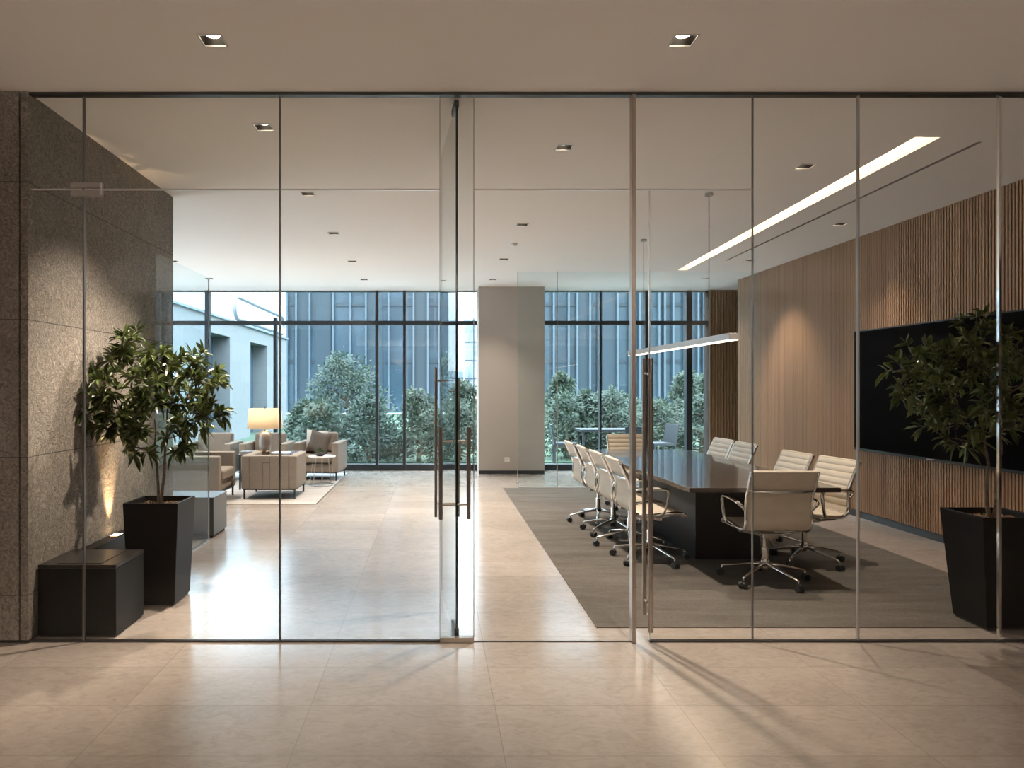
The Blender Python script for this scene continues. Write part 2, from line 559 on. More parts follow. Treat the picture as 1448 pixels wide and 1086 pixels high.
ceiling_holes = []       # polygons cut out of the ceiling
HW = 0.055
spots = []               # (x, y, lit, where)
for y in (4.67, 6.28, 7.89, 9.66, 11.3): spots.append((-1.13, y, 'lounge'))
for y in (5.06, 7.48, 9.5, 11.3): spots.append((0.925, y, 'aisle'))
for y in (9.65, 11.2): spots.append((-3.57, y, 'window'))
for y in (5.5, 7.45, 9.6, 11.2): spots.append((4.27 if y > 6 else 2.88, y, 'meeting'))
for x in (-1.10, 1.23): spots.append((x, 3.5, 'foyer'))
for x, y, w in spots:
    ceiling_holes.append([(x - HW, y - HW), (x + HW, y - HW), (x + HW, y + HW), (x - HW, y + HW)])
STRIP = [(3.30, 4.86), (3.475, 4.86), (3.70, 10.4), (3.57, 10.4)]
SLOT = [(3.80, 4.95), (3.835, 4.95), (3.975, 9.6), (3.94, 9.6)]
ceiling_holes += [STRIP, SLOT]
outer = [(LX, BACK), (RX, BACK), (RX, WIN_D + 0.15), (LX, WIN_D + 0.15)]
polys = [[Vector((x, y, 0)) for x, y in outer]] + [[Vector((x, y, 0)) for x, y in h] for h in ceiling_holes]
flatv = [v for p in polys for v in p]
tris = tessellate_polygon(polys)
cm = MB()
cm.add([(v.x, v.y, CEIL) for v in flatv], tris)
ceil = cm.build('ceiling', M['ceiling'], kind='structure', fix=True)
MB().box(LX, RX, BACK, WIN_D + 0.15, CEIL + 0.25, CEIL + 0.35).build('ceiling_slab', M['ceiling'], ceil)

# stone wall on the left, with the return that faces the foyer
MB().box(STONE_X - 0.45, STONE_X, PART_D + 0.02, 6.40, 0, CEIL).build('wall_left', M['stone_side'], kind='structure')
wf = MB().box(LX, -2.415, PART_D - 0.03, PART_D + 0.02, 0.02, CEIL).build('wall_front', M['stone_front'], kind='structure')
MB().box(-2.405, -2.36, PART_D - 0.03, PART_D + 0.018, 0.02, CEIL).build('edge_strip', M['stone_front'], wf)
MB().box(LX, -2.36, PART_D - 0.015, PART_D + 0.02, 0, 0.02).build('shadow_gap', M['darkmetal'], wf)
# foyer and lounge walls that lie outside the frame but close the rooms
MB().box(WOOD_X, RX, PART_D, PART_D + 0.1, 0, CEIL).build('wall_front_right', M['foyer_wall'], kind='structure')
MB().box(LX, RX, BACK - 0.15, BACK, 0, CEIL).build('wall_back', M['dark_timber'], kind='structure')
w_ = MB()
w_.box(LX - 0.15, LX, BACK, 6.6, 0, CEIL); w_.box(LX - 0.15, LX, 12.4, WIN_D + 0.15, 0, CEIL)
w_.build('wall_lounge_side', M['dark_timber'], kind='structure')
w_ = MB()
w_.box(RX, RX + 0.15, BACK, PART_D + 0.1, 0, CEIL)
w_.build('wall_foyer_side', M['dark_timber'], kind='structure')


def side_window(name, x, y0, y1):
    root = tag(empty(name, (0, 0, 0)), kind='structure')
    b = MB()
    b.box(x, x + 0.1, y0, y1, 0, 0.10); b.box(x, x + 0.1, y0, y1, CEIL - 0.04, CEIL)
    n_ = max(2, round((y1 - y0) / 1.4))
    for i in range(n_ + 1):
        yy = y0 + (y1 - y0) * i / n_
        b.box(x, x + 0.1, yy - 0.025, yy + 0.025, 0.10, CEIL - 0.04)
    b.build('window_frame', M['mullion'], root)
    MB().box(x + 0.04, x + 0.06, y0, y1, 0.10, CEIL - 0.04).build('pane', M['window_glass'], root)


side_window('window_daylight_fill', LX - 0.12, 6.6, 12.4)  # side glazing out of view, added to bring daylight onto the lounge ceiling

# slatted timber wall on the right
wr = MB().box(WOOD_X, WOOD_X + 0.8, PART_D + 0.1, 11.33, 0, CEIL).build('wall_right', M['backing'], kind='structure')
sl = MB()
y = PART_D + 0.12
while y < 11.30:
    k = (math.floor(y / 0.036) + 0.5) * 0.036
    sl.box(WOOD_X - 0.026, WOOD_X, k - 0.0112, k + 0.0112, 0.075, CEIL - 0.003)
    y += 0.036
sl.build('slat_panel', M['wood'], wr)
MB().box(WOOD_X - 0.028, WOOD_X, PART_D + 0.11, 11.33, 0, 0.07).build('baseboard_right', M['mullion'], kind='structure')
we = MB().box(4.85, 5.70, 12.52, WIN_D + 0.15, 0, CEIL).build('wall_end', M['backing'], kind='structure')
MB().box(5.60, 5.70, 11.33, 12.52, 0, CEIL).build('wall_niche', M['backing'], kind='structure')
sl = MB()
x = 4.852
while x < 5.58:
    sl.box(x, x + 0.036, 12.49, 12.52, 0.07, CEIL - 0.003)
    x += 0.052
sl.build('slat_panel', M['wood_end'], we)

# column between the windows
cl = MB().box(0.75, 1.875, 12.1, WIN_D + 0.1, 0, CEIL).build('wall_column', M['column_paint'], kind='structure')
MB().box(0.748, 1.877, 12.09, 12.1, 0, 0.06).build('baseboard_column', M['mullion'], kind='structure')
so = tag(empty('wall_socket', (px(717, 12.1), 12.098, 0.245)), 'small white wall socket low on the pale column', 'socket')
MB().box(-0.045, 0.045, -0.006, 0.002, -0.04, 0.04).build('cover_plate', M['white'], so, bevel=0.004)
for sx in (-0.018, 0.018):
    MB().box(sx - 0.006, sx + 0.006, -0.008, -0.006, -0.012, 0.012).build('outlet', M['darkmetal'], so)


# windows: frames and panes
def window(name, x0, x1, verts):
    root = tag(empty(name, (0, 0, 0)), kind='structure')
    y0, y1 = WIN_D, WIN_D + 0.1
    b = MB()
    b.box(x0, x1, y0, y1, 0.0, 0.11)
    b.box(x0, x1, y0, y1, CEIL - 0.02, CEIL)
    b.box(x0, x1, y0 - 0.02, y1, 2.595, 2.665)
    b.build('window_frame', M['mullion'], root)
    for vx, w in verts:
        short = abs(vx - px(389, WIN_D)) < 0.01
        MB().box(vx - w / 2, vx + w / 2, y0 - 0.03, y1, 0.0, 2.72 if short else CEIL).build('mullion', M['mullion'], root)
    xs = [x0] + [v for v, w in verts if x0 + 0.05 < v < x1 - 0.05] + [x1]
    for a, c in zip(xs, xs[1:]):
        MB().box(a + 0.012, c - 0.012, y0 + 0.045, y0 + 0.065, 0.11, 2.595).build('pane', M['window_glass'], root)
        MB().box(a + 0.012, c - 0.012, y0 + 0.045, y0 + 0.065, 2.665, CEIL - 0.02).build('pane', M['window_glass'], root)
    return root


window('window_1', LX, 0.75, [(px(389, WIN_D), 0.05), (px(533, WIN_D), 0.055), (px(572, WIN_D), 0.05), (px(293, WIN_D), 0.07), (-5.4, 0.06)])
window('window_2', 1.875, 4.85, [(1.90, 0.045), (px(849, WIN_D), 0.03), (px(914, WIN_D), 0.06), (px(974, WIN_D), 0.10)])

# ------------------------------------------------------------------ glass partition
PP = PART_D
wp = tag(empty('wall_partition', (0, 0, 0)), kind='structure')
def gx(x): return (x - VX) * PP / FPX
TR = 2.643                      # height of the transom joint
cols = [(45, 119), (119, 396), (396, 622), (622, 670)]
def pane(a, c, z0, z1, mat='glass', parent=wp, y=PP, name='pane'):
    return MB().box(a + 0.002, c - 0.002, y - 0.006, y + 0.006, z0, z1).build(name, M[mat], parent)
for a, c in cols[:3]:
    pane(gx(a) if a > 45 else STONE_X + 0.012, gx(c), 0.012, TR - 0.003)
    pane(gx(a) if a > 45 else STONE_X + 0.012, gx(c), TR + 0.003, CEIL - 0.014)
pane(gx(622), gx(670), 0.03, CEIL - 0.014, 'door_glass')
pane(gx(670), gx(892), TR + 0.003, CEIL - 0.014)
pane(gx(897), gx(1064), TR + 0.003, CEIL - 0.014)
for a, c in ((1064, 1213), (1213, 1413), (1413, 1793)):
    pane(gx(a), gx(c), 0.012, CEIL - 0.014)
MB().box(STONE_X, WOOD_X - 0.02, PP - 0.022, PP + 0.022, CEIL - 0.016, CEIL).build('header_channel', M['darkmetal'], wp)
MB().box(-2.36, gx(622), PP - 0.012, PP + 0.012, 0, 0.012).build('floor_channel', M['darkmetal'], wp)
MB().box(gx(918), WOOD_X - 0.02, PP - 0.012, PP + 0.012, 0, 0.012).build('floor_channel', M['darkmetal'], wp)
MB().box(gx(670), gx(892), PP - 0.008, PP + 0.008, 0, 0.003).build('threshold', M['darkmetal'], wp)
MB().box(gx(622), gx(670), PP - 0.02, PP + 0.02, 0, 0.03).build('bottom_rail', M['bronze'], wp, bevel=0.003)
for x, w, z0, m in ((119, 0.010, 0.012, 'joint'), (396, 0.010, 0.012, 'joint'), (1064, 0.005, 0.012, 'joint'),
                    (1213, 0.011, 0.012, 'fitting'), (1413, 0.015, 0.012, 'chrome'), (622, 0.003, 0.03, 'joint'), (670, 0.004, 0.03, 'fitting')):
    MB().box(gx(x) - w / 2, gx(x) + w / 2, PP - 0.009, PP + 0.009, z0, CEIL - 0.014).build('joint', M[m], wp)
for a, c in ((-2.36, gx(622)), (gx(670), gx(890)), (gx(899), gx(1064))):
    MB().box(a, c, PP - 0.008, PP + 0.008, TR - 0.004, TR + 0.003).build('transom_joint', M['steel'], wp)
MB().box(gx(892), gx(897.5), PP - 0.03, PP + 0.03, 0, CEIL - 0.014).build('door_post', M['bronze'], wp, bevel=0.004)
b = MB()
b.box(gx(101), gx(145), PP - 0.016, PP + 0.016, TR + 0.005, TR + 0.038)
b.box(gx(101), gx(145), PP - 0.016, PP + 0.016, TR - 0.042, TR - 0.005)
b.build('patch_fitting', M['fitting'], wp, bevel=0.003)
MB().box(gx(143.5), gx(145.5), PP - 0.019, PP - 0.012, TR - 0.035, TR + 0.035).build('patch_cap', M['steel'], wp)


def pull(parent, x, y, z0, z1, r, side, name='handle', mat='bronze', axis='y'):
    """long bar handle with two stand-offs reaching the glass"""
    b = MB()
    b.tube([(x, y, z0), (x, y, z1)], r, 14)
    h = b.build(name, M[mat], parent, bevel=0.002)
    s = MB()
    for z in (z0 + 0.09, z1 - 0.09):
        if axis == 'y': s.tube([(x, y, z), (x, y + side, z)], r * 0.55, 10)
        else: s.tube([(x, y, z), (x + side, y, z)], r * 0.55, 10)
    s.build('standoff', M[mat], h)
    return h


# open door leaf, seen almost edge-on in the middle
d1 = tag(empty('door_1', (0.129, PP + 0.05, 0), R(5.0)), kind='structure')
MB().box(-0.006, 0.006, 0, 0.93, 0.012, CEIL - 0.05).build('pane', M['door_glass'], d1)
MB().box(-0.0065, 0.0065, -0.004, 0.0, 0.012, CEIL - 0.05).build('glass_edge', M['edge'], d1)
MB().box(-0.0065, 0.0065, 0.93, 0.934, 0.012, CEIL - 0.05).build('glass_edge', M['steel'], d1)
MB().box(-0.014, 0.014, 0.0, 0.16, 0.0, 0.06).build('patch_fitting', M['darkmetal'], d1, bevel=0.003)
MB().box(-0.014, 0.014, 0.0, 0.16, CEIL - 0.06, CEIL - 0.016).build('patch_fitting', M['darkmetal'], d1, bevel=0.003)
pull(d1, -0.082, 0.14, 0.68, 1.245, 0.0125, 0.078, axis='x')
pull(d1, 0.090, 0.14, 0.68, 1.245, 0.0125, -0.086, axis='x')
pull(d1, -0.075, 0.55, 0.62, 1.62, 0.010, 0.071, axis='x')
pull(d1, 0.075, 0.55, 0.62, 1.55, 0.010, -0.071, axis='x')

# second leaf, shut, with a long pull on either face
d2 = tag(empty('door_2', (0, 0, 0)), kind='structure')
MB().box(gx(898), gx(1063), PP - 0.006, PP + 0.006, 0.012, TR - 0.006).build('pane', M['glass'], d2)
pull(d2, 1.243, PP - 0.06, 0.075, 1.655, 0.0125, 0.056)
pull(d2, 1.243, PP + 0.065, 0.14, 1.66, 0.0125, -0.056)
MB().box(gx(918) - 0.003, gx(918) + 0.003, PP - 0.009, PP + 0.009, 0.012, TR - 0.006).build('glass_edge', M['steel'], d2)

# glass screens further inside
gs = thing('glass_screen', 'clear frameless glass screen standing beside the end of the stone wall', 'glass screen', (0, 0, 0))
MB().box(-2.205, -2.193, 5.55, 6.87, 0.012, 2.545).build('pane', M['screen_glass'], gs)
MB().box(-2.205, -2.193, 6.87, 6.876, 0.012, 2.545).build('glass_edge', M['steel'], gs)
MB().box(-2.212, -2.186, 5.55, 6.87, 0, 0.012).build('floor_channel', M['steel'], gs)
gs = thing('glass_screen', 'wide glass screen closing the far end of the meeting rug', 'glass screen', (0, 0, 0))
MB().box(1.225, 4.83, 10.44, 10.452, 0.014, CEIL - 0.012).build('pane', M['screen_glass'], gs)
MB().box(1.218, 1.225, 10.438, 10.454, 0.014, CEIL - 0.012).build('glass_edge', M['fitting'], gs)
MB().box(1.218, 4.83, 10.43, 10.462, 0, 0.014).build('floor_channel', M['silver'], gs)
MB().box(px(788, 10.44) - 0.005, px(788, 10.44) + 0.005, 10.436, 10.456, 0.014, CEIL - 0.012).build('joint', M['fitting'], gs)

# ------------------------------------------------------------------ ceiling fittings
def spot_light(name, loc, watts, angle=88, blend=0.85, colr=WARM, aim=None, parent=None, size=0.03):
    l = bpy.data.lights.new(name, 'SPOT')
    l.energy = watts; l.color = colr; l.spot_size = R(angle); l.spot_blend = blend; l.shadow_soft_size = size
    o = bpy.data.objects.new(name, l)
    col.objects.link(o)
    o.location = loc
    if aim is not None:
        d = Vector(aim) - Vector(loc)
        o.rotation_euler = d.to_track_quat('-Z', 'Y').to_euler()
    if parent:
        o.parent = parent
        o.matrix_parent_inverse = parent.matrix_basis.inverted()
    return o


where_label = {
    'lounge': ['square recessed downlight in the ceiling above the stone wall side, first behind the glass',
               'square recessed downlight, second behind the glass in the row over the lounge floor',
               'square recessed downlight, third behind the glass in the row over the lounge floor',
               'square recessed downlight, fourth behind the glass in the row over the lounge floor',
               'square recessed downlight, last before the window in the row over the lounge floor'],
    'aisle': ['square recessed downlight above the open doorway, first behind the glass',
              'square recessed downlight in front of the column, second behind the doorway',
              'square recessed downlight in front of the column, third behind the doorway',
              'square recessed downlight closest to the top of the pale column'],
    'window': ['tiny recessed downlight high above the grey cabinet by the stone wall end',
               'tiny recessed downlight beside the window above the seats behind the plant'],
    'meeting': ['small square recessed downlight between the pendant wire and the long light strip',
                'small recessed downlight between the ceiling slot and the slatted wall, nearest the screen',
                'small recessed downlight washing the slatted wall behind the screen',
                'small recessed downlight in the corner by the far end of the slatted wall'],
    'foyer': ['square recessed downlight in the ceiling in front of the glass, on the stone wall side',
              'square recessed downlight in the ceiling in front of the glass, on the meeting room side'],
}
count = {}
power = dict(lounge=SPOT_W * 1.3, aisle=SPOT_W * 1.35, window=SPOT_W, meeting=SPOT_W * 0.7, foyer=SPOT_W * 0.6)


def downlight(x, y, w):
    i = count.get(w, 0); count[w] = i + 1
    root = thing('downlight', where_label[w][i], 'downlight', (x, y, CEIL), 0, 'recessed ceiling downlights')
    h = HW
    t = MB()
    o_ = h + 0.007
    for (a0, a1, b0, b1) in ((-o_, o_, -o_, -h + 0.002), (-o_, o_, h - 0.002, o_), (-o_, -h + 0.002, -h, h), (h - 0.002, o_, -h, h)):
        t.box(a0, a1, b0, b1, -0.004, 0.0)
    t.build('trim_ring', M['silver'], root)
    c = MB()
    d = 0.075
    c.quad((-h, -h, 0), (h, -h, 0), (h, -h, d), (-h, -h, d))
    c.quad((h, h, 0), (-h, h, 0), (-h, h, d), (h, h, d))
    c.quad((-h, h, 0), (-h, -h, 0), (-h, -h, d), (-h, h, d))
    c.quad((h, -h, 0), (h, h, 0), (h, h, d), (h, -h, d))
    c.quad((-h, -h, d), (h, -h, d), (h, h, d), (-h, h, d))
    c.build('recess_box', M['black'], root)
    off = False
    MB().lathe([(0.036, 0.026), (0.036, 0.07)], n=20).build('lens', M['lens_dim' if off else 'lens'], root)
    if not off:
        lo = spot_light('downlight_lamp', (0, 0, 0.012), power[w])
        lo.parent = root
        if w == 'foyer': lo.data.spot_size = R(54); lo.data.spot_blend = 1.0
        if y > 11: lo.data.energy *= 0.3
        if w == 'meeting' and 6 < y < 9: lo.data.energy *= 0.35
        if w == 'lounge' and i < 2:            # the two gimbals by the stone wall are turned towards it
            dv = Vector((-2.3, 4.6, 0.55)) - Vector((x, y, CEIL))
            lo.rotation_euler = dv.to_track_quat('-Z', 'Y').to_euler()
            lo.data.energy = power[w] * (0.95, 1.3)[i]
            lo.data.spot_size = R((70, 50)[i])


for x, y, w in spots:
    downlight(x, y, w)
for i, x in enumerate((-3.4, 3.4, 0.1)):
    spot_light('foyer_fill_lamp', (x, 1.2 if i < 2 else -1.4, CEIL - 0.02), SPOT_W * 0.12)  # unseen spots without fittings, added as fill for the foyer

# uplighters added out of view behind the camera to brighten the foyer ceiling
for x in (-4.6, -1.5, 1.6, 4.7):
    ws = thing('fill_uplighter', 'bronze fill uplighter, added unseen on the foyer back wall', 'fill lamp', (x, BACK, 2.05), 0, 'added foyer fill uplighters')
    MB().hexa([(-0.10, 0, 0), (0.10, 0, 0), (0.10, 0.06, 0), (-0.10, 0.06, 0)], [(-0.16, 0, 0.16), (0.16, 0, 0.16), (0.16, 0.13, 0.16), (-0.16, 0.13, 0.16)]).build('housing', M['bronze'], ws, bevel=0.004)
    MB().box(-0.14, 0.14, 0.015, 0.115, 0.160, 0.163).build('lens', M['lens'], ws)
    sl_ = spot_light('fill_uplighter_lamp', (0, 0.08, 0.19), 740, 125, 0.7, (1.0, 0.92, 0.83))
    sl_.parent = ws; sl_.rotation_euler = (R(180 - 28), 0, 0)

# long recessed light strip
ls = thing('light_strip', 'long glowing recessed light strip running across the meeting room ceiling', 'ceiling light', (0, 0, CEIL))
a, b_, c_, d_ = [Vector((x, y, 0)) for x, y in STRIP]
up = Vector((0, 0, 0.06))
t = MB()
for p, q in ((a, b_), (b_, c_), (c_, d_), (d_, a)):
    t.quad(p, q, q + up, p + up)
t.build('trough', M['ceiling'], ls)
MB().quad(a + up, d_ + up, c_ + up, b_ + up).build('diffuser', M['strip'], ls)
sd = thing('air_slot', 'thin dark linear air slot in the ceiling beside the light strip', 'air vent', (0, 0, CEIL))
a, b_, c_, d_ = [Vector((x, y, 0)) for x, y in SLOT]
t = MB()
for p, q in ((a, b_), (b_, c_), (c_, d_), (d_, a)):
    t.quad(p, q, q + up, p + up)
t.quad(a + up, d_ + up, c_ + up, b_ + up)
t.build('slot_box', M['fitting'], sd)
for (x, y) in ((px(726, 8.47), 8.47),):
    sm = MB().lathe([(0.05, 0), (0.05, -0.012), (0.038, -0.03), (0.0, -0.032)][::-1], (x, y, CEIL), 20, caps=False).build('smoke_detector', M['white'], smooth=True, fix=True)
    tag(sm, 'flat round white smoke detector on the ceiling in front of the column', 'smoke detector')

# pendant bar over the table
pd = thing('linear_pendant', 'slim silver linear pendant lamp hanging over the meeting table', 'pendant lamp', (2.43, 0, 1.87))
MB().box(-0.043, 0.043, 5.74, 8.76, 0.004, 0.058).build('housing', M['silver'], pd, bevel=0.002)
MB().box(-0.036, 0.036, 5.75, 8.75, 0.0, 0.004).build('diffuser', M['bar'], pd)
for y in (6.27, 8.23):
    MB().tube([(0, y, 0.058), (0, y, CEIL - 1.87)], 0.004, 6).build('suspension_wire', M['wire'], pd)
    MB().lathe([(0.035, CEIL - 1.87 - 0.022), (0.035, CEIL - 1.87)], (0, y, 0), 20).build('canopy', M['fitting'], pd)

# ------------------------------------------------------------------ furniture by the stone wall
bx = thing('plinth_box', 'low black lacquered box against the stone wall just behind the glass', 'box', (0, 0, 0))
x0, x1, y0, y1 = STONE_X + 0.012, px(164, 4.20), 4.20, 4.60
MB().box(x0, x1, y0, y1, 0.012, 0.41).build('body', M['black'], bx, bevel=0.003)
MB().box(x0, x1, y0, y1, 0.411, 0.432).build('top_panel', M['black_top'], bx, bevel=0.002)
MB().box(x0 + 0.01, x1 - 0.012, y0 + 0.012, y1 - 0.01, 0.0, 0.012).build('base', M['darkmetal'], bx)
MB().box(x0 + 0.10, x1 - 0.10, y0 + 0.03, y1 - 0.03, 0.432, 0.435).build('inset_panel', M['black_top'], bx)

lg = thing('wall_ledge', 'narrow black ledge with a glowing uplight along the foot of the stone wall', 'ledge', (0, 0, 0))
MB().box(STONE_X + 0.002, -2.272, 4.615, 6.38, 0, 0.41).build('body', M['black'], lg, bevel=0.003)
ux, uy = -2.315, 5.14
b = MB(); b.box(ux - 0.034, ux + 0.034, uy - 0.055, uy + 0.055, 0.41, 0.416)
up_ = b.build('uplight', M['darkmetal'], lg)
MB().box(ux - 0.027, ux + 0.027, uy - 0.047, uy + 0.047, 0.416, 0.4175).build('lens', M['uplens'], up_)
spot_light('uplight_lamp', (ux + 0.01, uy, 0.43), 60, 42, 1.0, (1.0, 0.66, 0.34), aim=(STONE_X, uy, 0.95), size=0.02)

cb = thing('grey_cabinet', 'low grey lacquered cabinet behind the tall planter at the stone wall end', 'cabinet', (0, 0, 0))
MB().box(-2.75, -2.178, 6.96, 7.40, 0.025, 0.39).build('body', M['greybox'], cb, bevel=0.003)
MB().box(-2.755, -2.173, 6.955, 7.405, 0.39, 0.402).build('top_panel', M['greybox'], cb, bevel=0.002)
for fx in (-2.72, -2.21):
    for fy in (6.99, 7.37):
        MB().lathe([(0.018, 0), (0.018, 0.025)], (fx, fy, 0), 12).build('foot', M['rubber'], cb)


# ------------------------------------------------------------------ potted trees
def leaf_into(mb, p, d, n, L, W, droop):
    """one oblong pointed leaf, folded along its midrib and bent down"""
    d = d.normalized()
    s = d.cross(n)
    if s.length < 1e-4: s = d.cross(Vector((1, 0, 0)))
    s.normalize()
    n = s.cross(d).normalized()
    q0 = p
    q1 = p + d * (L * 0.33) - Vector((0, 0, droop * L * 0.08))
    q2 = p + d * (L * 0.70) - Vector((0, 0, droop * L * 0.28))
    q3 = p + d * L - Vector((0, 0, droop * L * 0.6))
    k = 0.22 * W
    vs_ = [q0, q1 + s * W * 0.42 + n * k, q1, q1 - s * W * 0.42 + n * k, q2 + s * W * 0.38 + n * k, q2, q2 - s * W * 0.38 + n * k, q3]
    mb.add(vs_, [(0, 2, 1), (0, 3, 2), (1, 2, 5, 4), (2, 3, 6, 5), (4, 5, 7), (5, 6, 7)])


def grow(tips, base_z, fork_z, seed, leaf_len=(0.062, 0.112), sub=5, leaves=10, wall=-9.0, front=-9.0):
    rnd = random.Random(seed)
    bark, fol = MB(), MB()
    nodes = []
    for sx, top, yy in ((-0.02, 0.62, 0.01), (0.03, 0.78, -0.01)):
        path = [Vector((sx * 0.3, yy * 0.3, base_z))]
        n = 7
        for i in range(1, n + 1):
            t = i / n
            path.append(Vector((sx * (0.3 + 2.0 * t) + rnd.uniform(-0.008, 0.008), yy + rnd.uniform(-0.01, 0.01), base_z + t * (top))))
        pp = catmull(path, 3)
        bark.tube(pp, [0.013 * (1 - 0.62 * i / (len(pp) - 1)) for i in range(len(pp))], 8)
        for p in pp:
            if p.z > fork_z: nodes.append((p, 0.006))
    full = sorted(tips, key=lambda p: (p - Vector((0, 0, fork_z + 0.15))).length)
    ends = []
    for tp in full:
        best = min(nodes, key=lambda nd: (nd[0] - tp).length + (0.9 * max(0, nd[0].z - tp.z + 0.06)))
        p0, r0 = best
        mid = p0.lerp(tp, 0.5) + Vector((rnd.uniform(-0.02, 0.02), rnd.uniform(-0.02, 0.02), 0.02 - 0.10 * (tp - p0).length))
        pp = catmull([p0, mid, tp], 4)
        r1 = max(0.0018, r0 * 0.55)
        bark.tube(pp, [r0 + (r1 - r0) * i / (len(pp) - 1) for i in range(len(pp))], 6)
        for p in pp[2:]: nodes.append((p, r1))
        ends.append((tp, (tp - mid).normalized()))
        for _ in range(sub):
            i = rnd.randrange(len(pp) // 2, len(pp))
            dv = Vector((rnd.gauss(0, 1), rnd.gauss(0, 1), rnd.gauss(0.35, 0.6))).normalized()
            e = pp[i] + dv * rnd.uniform(0.07, 0.13)
            bark.tube([pp[i], pp[i].lerp(e, 0.5) + Vector((0, 0, -0.006)), e], [0.0022, 0.0018, 0.0013], 5)
            ends.append((e, dv))
    for p, d in ends:
        n = leaves + rnd.randrange(-2, 3)
        side = d.orthogonal().normalized()
        oth = d.cross(side)
        for i in range(n):
            a = i * 2.4 + rnd.uniform(-0.4, 0.4)
            spread = rnd.uniform(0.6, 1.35)
            ld = d * math.cos(spread) + (side * math.cos(a) + oth * math.sin(a)) * math.sin(spread)
            ld.z += 0.1
            L = rnd.uniform(*leaf_len)
            leaf_into(fol, p - d * rnd.uniform(0, 0.035), ld, Vector((0, 0, 1)) + Vector((rnd.gauss(0, .3), rnd.gauss(0, .3), 0)), L, L * rnd.uniform(0.32, 0.43), rnd.uniform(0.0, 0.7))
    bark.v = [(max(x, wall), max(y, front), z) for x, y, z in bark.v]
    fol.v = [(max(x, wall), max(y, front), z) for x, y, z in fol.v]
    return bark, fol


def planter(root, tw, td, bw, bd, h, mat):
    """tapering square planter, open at the top"""
    def rect(w, d, z): return [(-w / 2, -d / 2, z), (w / 2, -d / 2, z), (w / 2, d / 2, z), (-w / 2, d / 2, z)]
    b = MB()
    w_ = 0.018
    o0, o1 = rect(bw, bd, 0.014), rect(tw, td, h)
    i1, i0 = rect(tw - 2 * w_, td - 2 * w_, h), rect(tw - 2 * w_ - 0.01, td - 2 * w_ - 0.01, h - 0.06)
    vs_ = o0 + o1 + i1 + i0
    fs_ = [(3, 2, 1, 0)]
    for s0, s1 in ((0, 4), (4, 8), (8, 12)):
        for k in range(4):
            l = (k + 1) % 4
            fs_.append((s0 + k, s0 + l, s1 + l, s1 + k))
    fs_.append((12, 13, 14, 15))
    b.add(vs_, fs_)
    b.build('planter', mat, root, bevel=0.002)
    MB().hexa(rect(bw - 0.02, bd - 0.02, 0), rect(bw - 0.02, bd - 0.02, 0.014)).build('base', M['darkmetal'], root)
    rnd = random.Random(4)
    mu = MB()
    for _ in range(420):
        x = rnd.uniform(-tw / 2 + 0.03, tw / 2 - 0.03); y = rnd.uniform(-td / 2 + 0.03, td / 2 - 0.03)
        z = h - 0.052 + rnd.uniform(0, 0.014)
        s = rnd.uniform(0.007, 0.014)
        a = rnd.uniform(0, 6.28)
        mu.tube([(x - s * math.cos(a), y - s * math.sin(a), z), (x, y, z + 0.003), (x + s * math.cos(a), y + s * math.sin(a), z)], [s * .4, s * .6, s * .3], 5)
    m = mu.build('mulch', M['mulch'], root, smooth=True)
    m['kind'] = 'stuff'


def tips_from(pxs, cx, d, rnd, depth=0.30, flip=False):
    out = []
    for (x, y, rel) in pxs:
        dd = d + rel * depth + rnd.uniform(-0.06, 0.06)
        p = at(x, y, dd)
        if p.x < STONE_X + 0.09:
            dd = (STONE_X + 0.09) / ((x - VX) / FPX)
            p = at(x, y, dd)
        out.append(Vector((p.x - cx, dd - d, p.z)))
    return out


left_px = [(193, 480, 0), (180, 497, .4), (160, 498, -.3), (212, 500, -.4), (250, 512, .2), (275, 512, -.2), (262, 530, -.6), (292, 528, .3),
           (300, 545, -.3), (145, 532, .2), (165, 545, -.5), (190, 530, .6), (208, 545, -.7), (230, 540, 0), (245, 556, .6), (220, 565, -.2),
           (135, 568, -.2), (152, 588, .3), (172, 580, -.6), (190, 592, .1), (205, 580, .7), (275, 560, .7), (298, 572, -.1), (308, 590, .2),
           (285, 590, -.4), (138, 600, 0), (158, 612, -.3), (178, 615, .3), (196, 604, -.6), (262, 612, -.2), (250, 590, .8), (185, 560, .9),
           (236, 520, .9), (170, 520, .8), (215, 515, .3), (186, 632, -.2), (258, 630, .3)]
rn = random.Random(11)
PL = Vector((px(226, 4.96), 4.965, 0))
pt = thing('potted_tree', 'tall tapered black planter with a small leafy tree beside the stone wall', 'potted tree', PL)
planter(pt, 0.375, 0.345, 0.315, 0.30, 0.70, M['black'])
bark, fol = grow(tips_from(left_px, PL.x, 4.96, rn), 0.64, 0.85, 3, wall=STONE_X + 0.006 - PL.x)
bark.build('trunk', M['bark'], pt, smooth=True)
fol.build('foliage', M['leaf'], pt)

right_px = [(1283, 515, 0), (1300, 500, -.4), (1268, 545, .2), (1290, 560, -.3), (1310, 530, .5), (1325, 505, -.2), (1340, 520, .4), (1350, 495, -.5),
            (1365, 480, .2), (1385, 465, -.2), (1405, 470, .4), (1420, 485, -.4), (1330, 545, -.6), (1345, 560, .1), (1365, 540, .7), (1380, 520, -.6),
            (1400, 510, .1), (1425, 520, .5), (1300, 585, .2), (1318, 595, -.4), (1335, 620, .1), (1350, 600, .5), (1370, 590, -.5), (1390, 570, .6),
            (1410, 560, -.3), (1430, 580, .3), (1455, 540, 0), (1475, 560, .3), (1450, 600, -.4), (1480, 520, -.2), (1440, 500, .8), (1405, 600, .8), (1380, 625, -.1), (1500, 580, .1)]
PR = Vector((px(1403, 4.45), 4.45, 0.006))
pt = thing('potted_tree', 'large black flared planter with a bushy tree in front of the dark screen', 'potted tree', PR)
